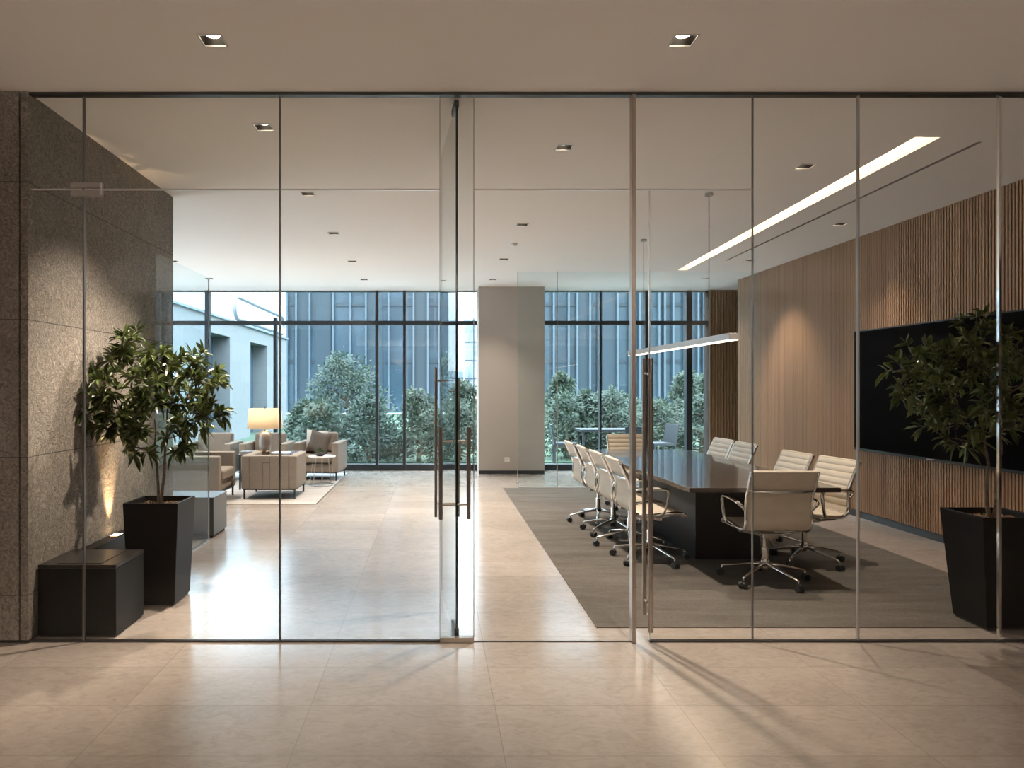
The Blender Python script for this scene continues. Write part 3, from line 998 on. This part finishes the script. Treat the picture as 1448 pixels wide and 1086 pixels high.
planter(pt, 0.40, 0.37, 0.29, 0.28, 0.695, M['black'])
bark, fol = grow([t_ for t_ in tips_from(right_px, PR.x, 4.45, random.Random(5), 0.28)], 0.64, 0.85, 8, leaf_len=(0.06, 0.115), sub=4, leaves=8, front=PART_D + 0.03 - PR.y)
bark.build('trunk', M['bark'], pt, smooth=True)
fol.build('foliage', M['leaf'], pt)

# ------------------------------------------------------------------ meeting room
rg = thing('meeting_rug', 'large grey brown woven rug under the meeting table', 'rug', (0, 0, 0))
MB().box(1.006, 4.094, 4.376, 10.39, 0, 0.0058).build('pile', M['rug'], rg)
e = MB()
e.box(1.0, 4.1, 4.37, 4.376, 0, 0.006); e.box(1.0, 4.1, 10.39, 10.396, 0, 0.006)
e.box(1.0, 1.006, 4.37, 10.396, 0, 0.006); e.box(4.094, 4.1, 4.37, 10.396, 0, 0.006)
e.build('edge_binding', M['rug_edge'], rg)

tb = thing('meeting_table', 'long dark meeting table with boat shaped top and black pedestal', 'table', (0, 0, 0.006))
outl = [(1.885, 5.24), (3.01, 5.24), (3.045, 6.2), (3.05, 7.0), (3.035, 7.8), (3.0, 8.45), (1.90, 8.45), (1.855, 7.8), (1.835, 7.0), (1.845, 6.2)]
t = MB()
n = len(outl)
t.add([(x, y, 0.700) for x, y in outl] + [(x, y, 0.736) for x, y in outl], [tuple(reversed(range(n))), tuple(range(n, 2 * n))] + [(k, (k + 1) % n, n + (k + 1) % n, n + k) for k in range(n)])
t.build('tabletop', M['tabletop'], tb, bevel=0.003)
MB().box(2.24, 2.80, 6.08, 7.75, 0.0, 0.700).build('pedestal', M['pedestal'], tb, bevel=0.004)


def make_chair():
    root = empty('conference_chair', (0, 0, 0.006))
    prof = catmull([(-0.318, 0, 0.868), (-0.272, 0, 0.765), (-0.226, 0, 0.655), (-0.222, 0, 0.555), (-0.222, 0, 0.482), (-0.190, 0, 0.434),
                    (-0.12, 0, 0.420), (0.0, 0, 0.428), (0.12, 0, 0.440), (0.195, 0, 0.438), (0.228, 0, 0.418)], 8)
    k0 = 5 * 8 - 2
    W = 0.228

    def sling(pts, step=0.055):
        s, acc = [0.0], 0
        for p, q in zip(pts, pts[1:]):
            acc += (q - p).length; s.append(acc)
        # resample finely so that the stitched channels show
        N = max(24, int(acc / 0.006))
        fine = []
        j = 0
        for i in range(N + 1):
            t_ = acc * i / N
            while j < len(s) - 2 and s[j + 1] < t_: j += 1
            f_ = (t_ - s[j]) / max(1e-9, s[j + 1] - s[j])
            fine.append((pts[j].lerp(pts[j + 1], f_), t_))
        front, back = [], []
        for i, (p, t_) in enumerate(fine):
            d = (fine[min(i + 1, N)][0] - fine[max(i - 1, 0)][0]).normalized()
            nrm = Vector((-d.z, 0, d.x))
            if nrm.x < 0 and abs(nrm.x) > abs(nrm.z): nrm = -nrm
            if abs(nrm.z) >= abs(nrm.x) and nrm.z < 0: nrm = -nrm
            ph = (t_ % step) / step
            rib = 0.009 * max(0.0, math.sin(math.pi * ph)) ** 0.45
            front.append(p + nrm * (0.007 + rib)); back.append(p - nrm * 0.006)
        b = MB()
        ring = front + back[::-1]
        m = len(ring)
        b.add([(p.x, -W, p.z) for p in ring] + [(p.x, W, p.z) for p in ring], [(k, m + k, m + (k + 1) % m, (k + 1) % m) for k in range(m)])
        L = len(front)
        side = []
        for k in range(L - 1):
            side.append((k, k + 1, m - 2 - k, m - 1 - k))
            side.append((m + m - 1 - k, m + m - 2 - k, m + k + 1, m + k))
        b.f += side
        return b
    bk = sling(prof[:k0 + 1])
    bk.tube([(-0.318, -W - 0.004, 0.868), (-0.318, W + 0.004, 0.868)], 0.0135, 10)
    back = bk.build('backrest', M['leather'], root, smooth=False, fix=True)
    st = sling(prof[k0:])
    st.tube([(0.226, -W - 0.004, 0.413), (0.226, W + 0.004, 0.413)], 0.0135, 10)
    st.build('seat', M['leather'], root, smooth=False, fix=True)
    for sgn in (-1, 1):
        MB().tube([Vector((p.x, sgn * 0.239, p.z)) for p in prof[::2]], 0.0125, 8, flat=(0.75, 1.25)).build('side_frame', M['chrome'], root, smooth=True)
        arm = catmull([(-0.222, sgn * 0.245, 0.585), (-0.215, sgn * 0.290, 0.632), (-0.12, sgn * 0.302, 0.650), (0.02, sgn * 0.302, 0.650), (0.062, sgn * 0.300, 0.628),
                       (0.055, sgn * 0.296, 0.54), (0.03, sgn * 0.283, 0.45), (-0.02, sgn * 0.248, 0.424)], 5)
        MB().tube(arm, 0.0115, 8, flat=(1.2, 0.75)).build('armrest', M['chrome'], root, smooth=True)
    z = 0.725
    MB().tube(catmull([(-0.262, -0.240, z), (-0.278, -0.15, z - 0.004), (-0.284, 0, z - 0.006), (-0.278, 0.15, z - 0.004), (-0.262, 0.240, z)], 5), 0.009, 8, flat=(1.2, 0.7)).build('back_stretcher', M['chrome'], root, smooth=True)
    b = MB()
    b.tube([(-0.10, -0.237, 0.405), (-0.07, -0.1, 0.372), (-0.07, 0.1, 0.372), (-0.10, 0.237, 0.405)], 0.009, 8)
    b.tube([(0.10, -0.237, 0.425), (0.06, -0.1, 0.375), (0.06, 0.1, 0.375), (0.10, 0.237, 0.425)], 0.009, 8)
    b.box(-0.10, 0.09, -0.055, 0.055, 0.345, 0.382)
    b.build('seat_mechanism', M['alu'], root, bevel=0.003)
    MB().tube(catmull([(0.0, -0.05, 0.362), (0.02, -0.14, 0.356), (0.05, -0.21, 0.35)], 4), 0.005, 6).build('tilt_lever', M['rubber'], root, smooth=True)
    MB().lathe([(0.030, 0.105), (0.032, 0.16), (0.026, 0.175), (0.026, 0.26), (0.016, 0.262), (0.016, 0.35)], n=16).build('gas_column', M['alu'], root, smooth=False)
    for k in range(5):
        lp = [(0.02, 0, 0.135), (0.12, 0, 0.118), (0.22, 0, 0.098), (0.30, 0, 0.082), (0.318, 0, 0.074)]
        leg = MB().tube(lp, [0.022, 0.018, 0.015, 0.012, 0.008], 8, flat=(1.0, 0.72))
        leg.tube([(0.312, 0, 0.078), (0.312, 0, 0.045)], 0.006, 8)
        lo = leg.build('leg', M['alu'], root, smooth=True)
        lo.rotation_euler.z = R(72 * k)
        c = MB()
        for sgn in (-1, 1):
            c.add(*wheel(0.312 + 0.008, sgn * 0.014, 0.0265, 0.0265, 0.011))
        c.tube([(0.312, 0, 0.05), (0.32, 0, 0.028)], 0.010, 8)
        c.build('caster', M['rubber'], lo, smooth=False, bevel=0.002)
    return root


def wheel(x, y, z, r, hw, n=16):
    vs_, fs_ = [], []
    for yy in (y - hw, y + hw):
        for k in range(n):
            a = 2 * math.pi * k / n
            vs_.append((x + r * math.cos(a), yy, z + r * math.sin(a)))
    fs_ = [tuple(range(n)), tuple(reversed(range(n, 2 * n)))] + [(k, n + k, n + (k + 1) % n, (k + 1) % n) for k in range(n)]
    return vs_, fs_


proto = make_chair()
chairs = [
    # x, y, facing, base turn in the room, label
    (2.52, 5.40, 89, 2, 'cream chrome-framed swivel chair at the near end of the table, back towards the glass'),
    (1.84, 6.06, 0, 4, 'cream swivel chair on the aisle side of the table, nearest the glass'),
    (1.825, 6.63, 1, 40, 'cream swivel chair on the aisle side of the table, second from the glass'),
    (1.815, 7.20, -1, 4, 'cream swivel chair on the aisle side of the table, third from the glass'),
    (1.795, 7.78, 0, 40, 'cream swivel chair on the aisle side of the table, closest to the windows'),
    (3.13, 5.98, 188, 6, 'cream swivel chair on the slatted wall side, nearest the big planter'),
    (3.06, 6.56, 184, 42, 'cream swivel chair on the slatted wall side, just behind the one by the planter'),
    (3.06, 7.66, 182, 0, 'cream swivel chair on the slatted wall side, first beyond the gap in the row'),
    (3.06, 8.24, 183, 36, 'cream swivel chair on the slatted wall side, closest to the windows'),
    (2.43, 8.70, -90, 0, 'cream swivel chair facing the camera at the far head of the table'),
]
made = [proto] + [copy_tree(proto) for _ in chairs[1:]]
for o, (x, y, a, bt, lb) in zip(made, chairs):
    o.location = (x, y, 0.006)
    o.rotation_euler.z = R(a)
    tag(o, lb, 'office chair', 'conference chairs around the meeting table')
    for k, l in enumerate([c for c in children(o) if c.name.split('.')[0] == 'leg']):
        l.rotation_euler.z = R(72 * k + bt - a)

tv = thing('wall_screen', 'large black flat screen mounted on the slatted wooden wall', 'television', (WOOD_X - 0.026, 0, 0))
MB().box(-0.045, -0.002, 5.66, 8.10, 0.772, 2.125).build('bezel', M['tvframe'], tv, bevel=0.004)
MB().box(-0.0475, -0.045, 5.675, 8.085, 0.80, 2.11).build('screen', M['tv'], tv)
MB().box(-0.0485, -0.045, 6.80, 6.90, 0.782, 0.790).build('badge', M['silver'], tv)

# ------------------------------------------------------------------ lounge
lr = thing('lounge_rug', 'pale grey woven rug under the group of lounge armchairs', 'rug', (0, 0, 0))
MB().box(-4.8, -1.515, 8.985, 12.2, 0, 0.0058).build('pile', M['rug_light'], lr)
e = MB()
e.box(-4.8, -1.5, 8.97, 8.985, 0, 0.006); e.box(-1.515, -1.5, 8.97, 12.2, 0, 0.006)
e.build('edge_binding', M['rug_edge'], lr)


def armchair(label, loc, rz, cushion=True, w=0.74, d=0.72, arm_h=0.60, arm_w=0.11, low=False):
    """square-armed lounge chair facing -Y before it is turned"""
    root = thing('lounge_armchair', label, 'armchair', (*loc, 0.006), rz, 'taupe armchairs of the lounge group')
    f = MB()
    f.box(-w / 2 + arm_w, w / 2 - arm_w, -d / 2 + 0.03, d / 2 - 0.12, 0.135, 0.27)
    f.build('base', M['fabric'], root, bevel=0.012, seg=3)
    for s in (-1, 1):
        xa, xb = (s * w / 2, s * (w / 2 - arm_w))
        MB().box(xa, xb, -d / 2, d / 2, 0.13, arm_h).build('arm', M['fabric'], root, bevel=0.02, seg=3)
    MB().box(-w / 2 + arm_w, w / 2 - arm_w, d / 2 - 0.12, d / 2, 0.13, arm_h).build('backrest', M['fabric'], root, bevel=0.012, seg=3)
    MB().box(-w / 2 + arm_w + 0.004, w / 2 - arm_w - 0.004, -d / 2 - 0.02, d / 2 - 0.13, 0.275, 0.41).build('seat_cushion', M['fabric'], root, bevel=0.035, seg=4)
    if cushion:
        y0, y1 = d / 2 - 0.28, d / 2 - 0.125
        b = MB().hexa([(-w / 2 + arm_w + .006, y0, 0.415), (w / 2 - arm_w - .006, y0, 0.415), (w / 2 - arm_w - .006, y1, 0.415), (-w / 2 + arm_w + .006, y1, 0.415)],
                      [(-w / 2 + arm_w + .006, y0 + .07, 0.735), (w / 2 - arm_w - .006, y0 + .07, 0.735), (w / 2 - arm_w - .006, y1 + .03, 0.735), (-w / 2 + arm_w + .006, y1 + .03, 0.735)])
        b.build('back_cushion', M['fabric'], root, bevel=0.035, seg=4)
    MB().box(-w / 2 + 0.02, w / 2 - 0.02, -d / 2 + 0.02, d / 2 - 0.02, 0.118, 0.13).build('leg_frame', M['mullion'], root)
    for sx in (-1, 1):
        for sy in (-1, 1):
            x, y = sx * (w / 2 - 0.035), sy * (d / 2 - 0.035)
            MB().box(x - 0.011, x + 0.011, y - 0.011, y + 0.011, 0, 0.119).build('leg', M['mullion'], root)
    return root


ca = armchair('low cubic taupe armchair with its back to the glass, in front of the lamp', (-2.19, 9.68), R(180), cushion=False, w=0.735, d=0.70, arm_h=0.575)
b = MB()
b.box(-0.010, -0.006, 0.3505, 0.354, 0.14, 0.56); b.box(0.078, 0.082, 0.3505, 0.354, 0.14, 0.48); b.box(-0.02, 0.09, 0.3505, 0.354, 0.478, 0.483)
b.build('back_seam', M['fabric_dark'], ca)
armchair('taupe armchair by the window directly behind the table lamp', (-2.68, 11.36), 0)
cc = armchair('taupe armchair by the window holding a dark scatter cushion', (-1.86, 11.52), R(-4), w=0.72)
armchair('taupe armchair by the window behind the branches of the planter tree', (-3.58, 11.38), 0, w=0.80)
armchair('taupe armchair turned side-on behind the grey cabinet and glass screen', (-3.12, 9.36), R(90), w=0.76, d=0.76)


def pillow(name, label, mat, loc, rot, s=0.40, t=0.13):
    b = MB()
    N = 10
    for side in (1, -1):
        base = len(b.v)
        for i in range(N + 1):
            for j in range(N + 1):
                u, v = i / N * 2 - 1, j / N * 2 - 1
                h = max(0.0, (1 - u ** 4) * (1 - v ** 4)) ** 0.7
                pinch = 1 - 0.10 * (1 - abs(u)) * abs(v) - 0.10 * (1 - abs(v)) * abs(u)
                b.v.append((u * s / 2 * pinch, side * h * t / 2, v * s / 2 * pinch))
        for i in range(N):
            for j in range(N):
                q = (base + i * (N + 1) + j, base + (i + 1) * (N + 1) + j, base + (i + 1) * (N + 1) + j + 1, base + i * (N + 1) + j + 1)
                b.f.append(q if side < 0 else q[::-1])
    o = b.build(name, mat, smooth=True)
    o.location = loc; o.rotation_euler = rot
    return tag(o, label, 'cushion')


pillow('scatter_cushion', 'dark grey brown square cushion leaning in the armchair by the window', M['fabric_dark'], (-1.86, 11.37, 0.60), (R(-22), R(10), R(-12)), 0.36, 0.12)
pillow('scatter_cushion', 'pale pinkish cushion tucked behind the dark one in the armchair', M['fabric_light'], (-1.93, 11.525, 0.61), (R(-16), R(3), R(-4)), 0.36, 0.11)

ct = thing('coffee_table', 'low dark lounge table carrying the lamp and books', 'coffee table', (-2.42, 10.50, 0.006))
MB().box(-0.42, 0.42, -0.33, 0.33, 0.49, 0.515).build('tabletop', M['tabletop'], ct, bevel=0.003)
for sx in (-1, 1):
    for sy in (-1, 1):
        MB().box(sx * 0.39 - 0.012, sx * 0.39 + 0.012, sy * 0.30 - 0.012, sy * 0.30 + 0.012, 0, 0.49).build('leg', M['mullion'], ct)

TZ = 0.522
lp = thing('table_lamp', 'glowing table lamp with rectangular linen shade and taupe ceramic jar base', 'table lamp', (px(375, 10.45), 10.45, TZ))
MB().lathe([(0.070, 0), (0.080, 0.01), (0.090, 0.10), (0.092, 0.18), (0.082, 0.25), (0.055, 0.295), (0.03, 0.305)], n=28).build('base', M['ceramic'], lp, smooth=True)
MB().lathe([(0.012, 0.30), (0.012, 0.345), (0.02, 0.35), (0.008, 0.36), (0.008, 0.41)], n=14).build('neck', M['brass'], lp, smooth=True)
b = MB()
for s in (-1, 1):
    b.tube(catmull([(s * 0.085, 0, 0.235), (s * 0.078, 0, 0.29), (s * 0.03, 0, 0.318), (s * 0.008, 0, 0.32)], 4), 0.005, 6)
b.build('handle', M['brass'], lp, smooth=True)
sh = MB()
z0, z1 = 0.352, 0.650
for (w0, w1, th) in ((0.232, 0.212, 0.0), (0.229, 0.209, 0.0)):
    pass
o0 = [(-0.232, -0.15, z0), (0.232, -0.15, z0), (0.232, 0.15, z0), (-0.232, 0.15, z0)]
o1 = [(-0.210, -0.135, z1), (0.210, -0.135, z1), (0.210, 0.135, z1), (-0.210, 0.135, z1)]
sh.add(o0 + o1, [(0, 1, 5, 4), (1, 2, 6, 5), (2, 3, 7, 6), (3, 0, 4, 7)])
shade = sh.build('lamp_shade', M['shade'], lp, bevel=0.01)
md = shade.modifiers.new('wall', 'SOLIDIFY'); md.thickness = 0.004
MB().lathe([(0.006, 0.62), (0.009, 0.66), (0.012, 0.672), (0.004, 0.685)], n=10).build('finial', M['darkmetal'], lp, smooth=True)
MB().lathe([(0.006, 0.40), (0.03, 0.43), (0.036, 0.46), (0.026, 0.50), (0.004, 0.515)], n=16).build('bulb', emit('bulb_glass', (1.0, 0.7, 0.4), 6.0), lp, smooth=True)
pl = bpy.data.lights.new('lamp_bulb_light', 'POINT'); pl.energy = 26; pl.color = (1.0, 0.74, 0.48); pl.shadow_soft_size = 0.05
po = bpy.data.objects.new('lamp_bulb_light', pl); col.objects.link(po); po.location = (0, 0, 0.48); po.parent = lp

bk = thing('book', 'dark closed book lying flat on the lounge table', 'book', (px(353, 10.35), 10.35, TZ), R(6))
MB().box(-0.12, 0.12, -0.085, 0.085, 0, 0.003).build('cover', M['bookdark'], bk)
MB().box(-0.115, 0.117, -0.08, 0.08, 0.003, 0.024).build('pages', M['paper'], bk)
MB().box(-0.12, 0.12, -0.085, 0.085, 0.024, 0.027).build('cover', M['bookdark'], bk)
mg = MB().box(-0.12, 0.12, -0.09, 0.09, 0, 0.008).build('magazine', M['paper'])
mg.location = (px(398, 10.42), 10.42, TZ); mg.rotation_euler.z = R(-12)
tag(mg, 'pale magazine lying on the lounge table beside the lamp', 'magazine')
for i, (x, y, s, lb) in enumerate(((368, 10.28, 0.042, 'larger brown pebble at the foot of the table lamp'), (379, 10.29, 0.034, 'smaller brown pebble at the foot of the table lamp'))):
    o = MB().lathe([(0.3 * s, 0), (0.85 * s, 0.25 * s), (s, 0.6 * s), (0.75 * s, 1.0 * s), (0.3 * s, 1.2 * s)], n=14).build('decorative_pebble', M['mulch'], smooth=True)
    o.location = (px(x, y), y, TZ); tag(o, lb, 'pebble', 'pebbles by the lamp')

stb = thing('side_table', 'small round wire-based side table next to the cubic armchair', 'side table', (-1.71, 10.72, 0.006))
MB().lathe([(0.20, 0.42), (0.205, 0.425), (0.205, 0.435), (0.20, 0.44)], n=32).build('tabletop', M['silver'], stb, smooth=False)
ring = [(0.19 * math.cos(a * math.pi / 16), 0.19 * math.sin(a * math.pi / 16), 0.006) for a in range(32)]
MB().tube(ring, 0.006, 6, closed=True).build('base_ring', M['bronze'], stb, smooth=True)
for k in range(8):
    a = k * math.pi / 4 + 0.2
    MB().tube([(0.19 * math.cos(a), 0.19 * math.sin(a), 0.006), (0.13 * math.cos(a), 0.13 * math.sin(a), 0.42)], 0.004, 6).build('wire_leg', M['bronze'], stb)
bw = thing('planted_bowl', 'dark bowl with a small grey green plant on the round side table', 'bowl', (-1.74, 10.70, 0.446))
MB().lathe([(0.04, 0), (0.075, 0.02), (0.085, 0.05), (0.078, 0.05), (0.06, 0.025)], n=20, caps=False).build('bowl', M['bookdark'], bw, smooth=True)
fb = MB(); rn = random.Random(2)
for _ in range(90):
    a, e_ = rn.uniform(0, 6.28), rn.uniform(0.2, 1.4)
    d = Vector((math.cos(a) * math.cos(e_), math.sin(a) * math.cos(e_), math.sin(e_)))
    leaf_into(fb, Vector((0, 0, 0.045)) + d * rn.uniform(0.02, 0.06), d, Vector((0, 0, 1)), 0.05, 0.02, 0.5)
fb.build('foliage', M['leaf'], bw)

# ------------------------------------------------------------------ outside
MB().box(-60, 60, -40, 150, -0.4, -0.16).build('ground', M['ground'], kind='structure')

MB().box(-30, 40, 15.2, 42, -0.16, -0.13).build('ground_lawn', M['lawn'], kind='structure')
WX = -6.0
wg = thing('stone_wing', 'pale stone clad building wing seen through the lounge window', 'building', (0, 0, 0))
MB().box(WX - 5, WX, 14.5, 18.6, -0.15, 3.40).build('wall', M['wing'], wg)
MB().box(WX - 5, WX, 20.7, 23.0, -0.15, 3.40).build('wall', M['wing'], wg)
MB().box(WX - 5, WX, 25.3, 28.6, -0.15, 3.40).build('wall', M['wing'], wg)
for a, c in ((18.6, 20.7), (23.0, 25.3)):
    MB().box(WX - 5, WX, a, c, 2.95, 3.40).build('lintel', M['wing'], wg)
    MB().box(WX - 0.6, WX - 0.5, a, c, -0.15, 2.95).build('window', M['wing_glass'], wg)
    MB().box(WX - 0.5, WX - 0.35, a + (c - a) * 0.45, a + (c - a) * 0.5, -0.15, 2.95).build('pilaster', M['wing_pier'], wg)
MB().box(WX - 5.1, WX + 0.06, 14.4, 28.7, 3.40, 3.46).build('coping', M['wing_pier'], wg)
rl = []
A, B_, Z0, Z1, rr = 21.2, 28.0, 3.55, 4.22, 0.32
for cx_, cz_, a0 in ((B_ - rr, Z1 - rr, 0), (A + rr, Z1 - rr, 90), (A + rr, Z0 + rr, 180), (B_ - rr, Z0 + rr, 270)):
    for i in range(7):
        a = R(a0 + i * 15)
        rl.append((WX, cx_ + rr * math.cos(a), cz_ + rr * math.sin(a)))
rf = MB().tube(rl, 0.06, 8, closed=True)
for yy in (22.0, 27.2): rf.tube([(WX, yy, 3.46), (WX, yy, 3.56)], 0.04, 8)
tag(rf.build('roof_rail', M['rail'], smooth=True), 'grey rounded tubular rail loop on the roof of the stone wing', 'rail')


def tower(label, name, x0, x1, y0, y1, h, mat, fins, fin_w=0.11, dark=()):
    root = thing(name, label, 'building', (0, 0, 0))
    MB().box(x0, x1, y0, y1, -0.16, h).build('facade', mat, root)
    for fx in fins:
        MB().box(fx - fin_w / 2, fx + fin_w / 2, y0 - 0.35, y0, -0.15, h).build('fin', M['fin'], root)
    for fx in dark:
        MB().box(fx - 0.5, fx + 0.5, y0 - 0.1, y0, -0.15, h).build('dark_bay', M['dark_fin'], root)
    b = MB()
    z = 3.0
    while z < h:
        b.box(x0, x1, y0 - 0.06, y0, z, z + 0.22); z += 3.6
    b.build('spandrel', M['dark_fin'], root)
    return root


TD = 45.0
tower('tall blue glass tower with pale fins behind the lounge windows', 'glass_tower', px(405, TD), px(634, TD), TD, 60, 14, M['tower'],
      [px(v, TD) for v in (407, 420, 439, 472, 496, 518, 550, 585, 605, 621)], dark=[px(v, TD) for v in (427, 457, 530, 596)])
tower('wide blue green glass tower with pale fins behind the meeting room windows', 'glass_tower', px(752, TD), px(1120, TD), TD, 60, 14, M['tower2'],
      [px(v, TD) for v in (764, 782, 803, 815, 833, 845, 872, 889, 903, 930, 938, 950, 966, 985, 993)], dark=[px(v, TD) for v in (827, 862, 912, 975)])
tower('hazy distant tower in the gap beside the column', 'distant_tower', px(657, 140), px(676, 140), 140, 150, 15, M['far_tower'], [])
tower('lower hazy distant block beside the blue tower', 'distant_block', px(630, 130), px(655, 130), 130, 138, -0.15 + 4.5, M['far_tower'], [])


def garden_tree(label, x, y, h, rad, seed, mat, n=2600, low=0.25, name='garden_tree', cat='tree'):
    rnd = random.Random(seed)
    root = thing(name, label, cat, (x, y, -0.12))
    t = MB()
    t.tube(catmull([(0, 0, 0), (0.04, 0, h * 0.35), (-0.03, 0, h * 0.7), (0, 0, h * 0.92)], 4), [0.06 - 0.0035 * i for i in range(13)], 7)
    blobs = []
    for i in range(16):
        f = i / 15
        z = h * (low + (0.95 - low) * f)
        rr_ = rad * (1.05 - 0.72 * f ** 1.5)
        a = i * 2.4 + rnd.uniform(-.5, .5)
        c = Vector((math.cos(a) * rr_ * 0.6, math.sin(a) * rr_ * 0.6, z))
        blobs.append((c, rad * rnd.uniform(0.32, 0.5) * (1.15 - 0.55 * f)))
        t.tube([(0, 0, z * 0.8), c * 0.5 + Vector((0, 0, z * 0.45)), c], [0.02, 0.014, 0.008], 5)
    t.build('trunk', M['bark'], root, smooth=True)
    fo = MB()
    for i in range(n):
        c, r_ = blobs[rnd.randrange(len(blobs))]
        d = Vector((rnd.gauss(0, 1), rnd.gauss(0, 1), rnd.gauss(0, .8))).normalized()
        p = c + d * r_ * rnd.random() ** 0.45
        ld = (d + Vector((rnd.gauss(0, .6), rnd.gauss(0, .6), rnd.gauss(0, .5)))).normalized()
        s = ld.orthogonal().normalized() * rnd.uniform(0.018, 0.03)
        L = rnd.uniform(0.07, 0.12)
        fo.add([p, p + ld * L * .5 + s, p + ld * L, p + ld * L * .5 - s], [(0, 1, 2, 3)])
    fo.build('foliage', mat, root)


trees = [
    (490, 508, 62, 17.2, 'garden tree with a pointed crown behind the armchair with cushions'),
    (437, 572, 34, 18.5, 'small garden tree next to the pale stone wing behind the lamp'),
    (548, 612, 34, 16.5, 'low garden tree half hidden by the thick pair of mullions'),
    (612, 585, 36, 17.5, 'garden tree seen just beside the open glass door leaf'),
    (655, 545, 36, 19.0, 'taller garden tree filling the last lounge pane beside the column'),
    (796, 530, 30, 18.0, 'garden tree in the first meeting room pane beside the column'),
    (828, 560, 30, 16.5, 'round garden tree behind the aisle-side chairs'),
    (880, 565, 42, 17.5, 'broad garden tree behind the far head chair'),
    (935, 572, 36, 18.0, 'garden tree below the pendant lamp, near the wide mullion'),
    (972, 528, 30, 19.5, 'tall slim garden tree behind the wide mullion'),
    (1000, 532, 30, 18.0, 'garden tree at the edge of the slatted end wall'),
]
for i, (x, y, hw, d, lb) in enumerate(trees):
    p = at(x, y, d)
    garden_tree(lb, p.x, d, p.z + 0.16, hw * 1.12 * d / FPX, 30 + i, M['leaf_out' if i % 2 else 'leaf_out2'], 4500)
shrubs = [(460, 15.6, 'low leafy shrub behind the armchair by the window with the cushion'), (522, 15.4, 'low leafy shrub in the pane before the paired mullions'),
          (592, 15.3, 'low leafy shrub in the pane after the paired mullions'), (650, 15.6, 'low leafy shrub at the foot of the column window'),
          (800, 16.0, 'low leafy shrub behind the terrace furniture, by the column'), (862, 16.2, 'low leafy shrub right behind the terrace table'),
          (925, 16.2, 'low leafy shrub behind the dark terrace chair'), (990, 15.8, 'low leafy shrub beside the slatted end wall')]
for i, (x, d, lb) in enumerate(shrubs):
    garden_tree(lb, px(x, d), d, 1.25 + 0.12 * (i % 3), 0.75, 60 + i, M['leaf_out2' if i % 2 else 'leaf_out'], 2800, low=0.12, name='garden_shrub', cat='shrub')

# terrace furniture
tt = thing('terrace_table', 'dark outdoor table on the terrace beyond the meeting room window', 'table', (px(868, 14.6), 14.6, -0.12))
MB().box(-0.75, 0.62, -0.3, 0.3, 0.70, 0.745).build('tabletop', M['outdoor'], tt)
for sx in (-0.68, 0.55):
    for sy in (-0.25, 0.25):
        MB().box(sx - 0.02, sx + 0.02, sy - 0.02, sy + 0.02, 0, 0.70).build('leg', M['outdoor'], tt)


def terrace_chair(label, x, y, rz):
    r_ = thing('terrace_chair', label, 'chair', (x, y, -0.12), rz, 'dark chairs on the terrace')
    MB().box(-0.24, 0.24, -0.24, 0.24, 0.42, 0.46).build('seat', M['outdoor'], r_)
    MB().hexa([(-0.24, 0.20, 0.46), (0.24, 0.20, 0.46), (0.24, 0.24, 0.46), (-0.24, 0.24, 0.46)], [(-0.26, 0.28, 0.84), (0.26, 0.28, 0.84), (0.26, 0.31, 0.84), (-0.26, 0.31, 0.84)]).build('backrest', M['outdoor'], r_)
    for sx in (-1, 1):
        for sy in (-1, 1):
            MB().box(sx * 0.22 - 0.015, sx * 0.22 + 0.015, sy * 0.22 - 0.015, sy * 0.22 + 0.015, 0, 0.42).build('leg', M['outdoor'], r_)


terrace_chair('dark terrace chair turned away behind the far head of the meeting table', px(935, 14.5), 14.6, R(-80))
terrace_chair('dark terrace chair behind the aisle-side chairs by the column window', px(800, 14.5), 14.6, R(85))
terrace_chair('dark terrace chair tucked at the terrace table facing the garden', px(893, 14.1), 13.9, R(180))
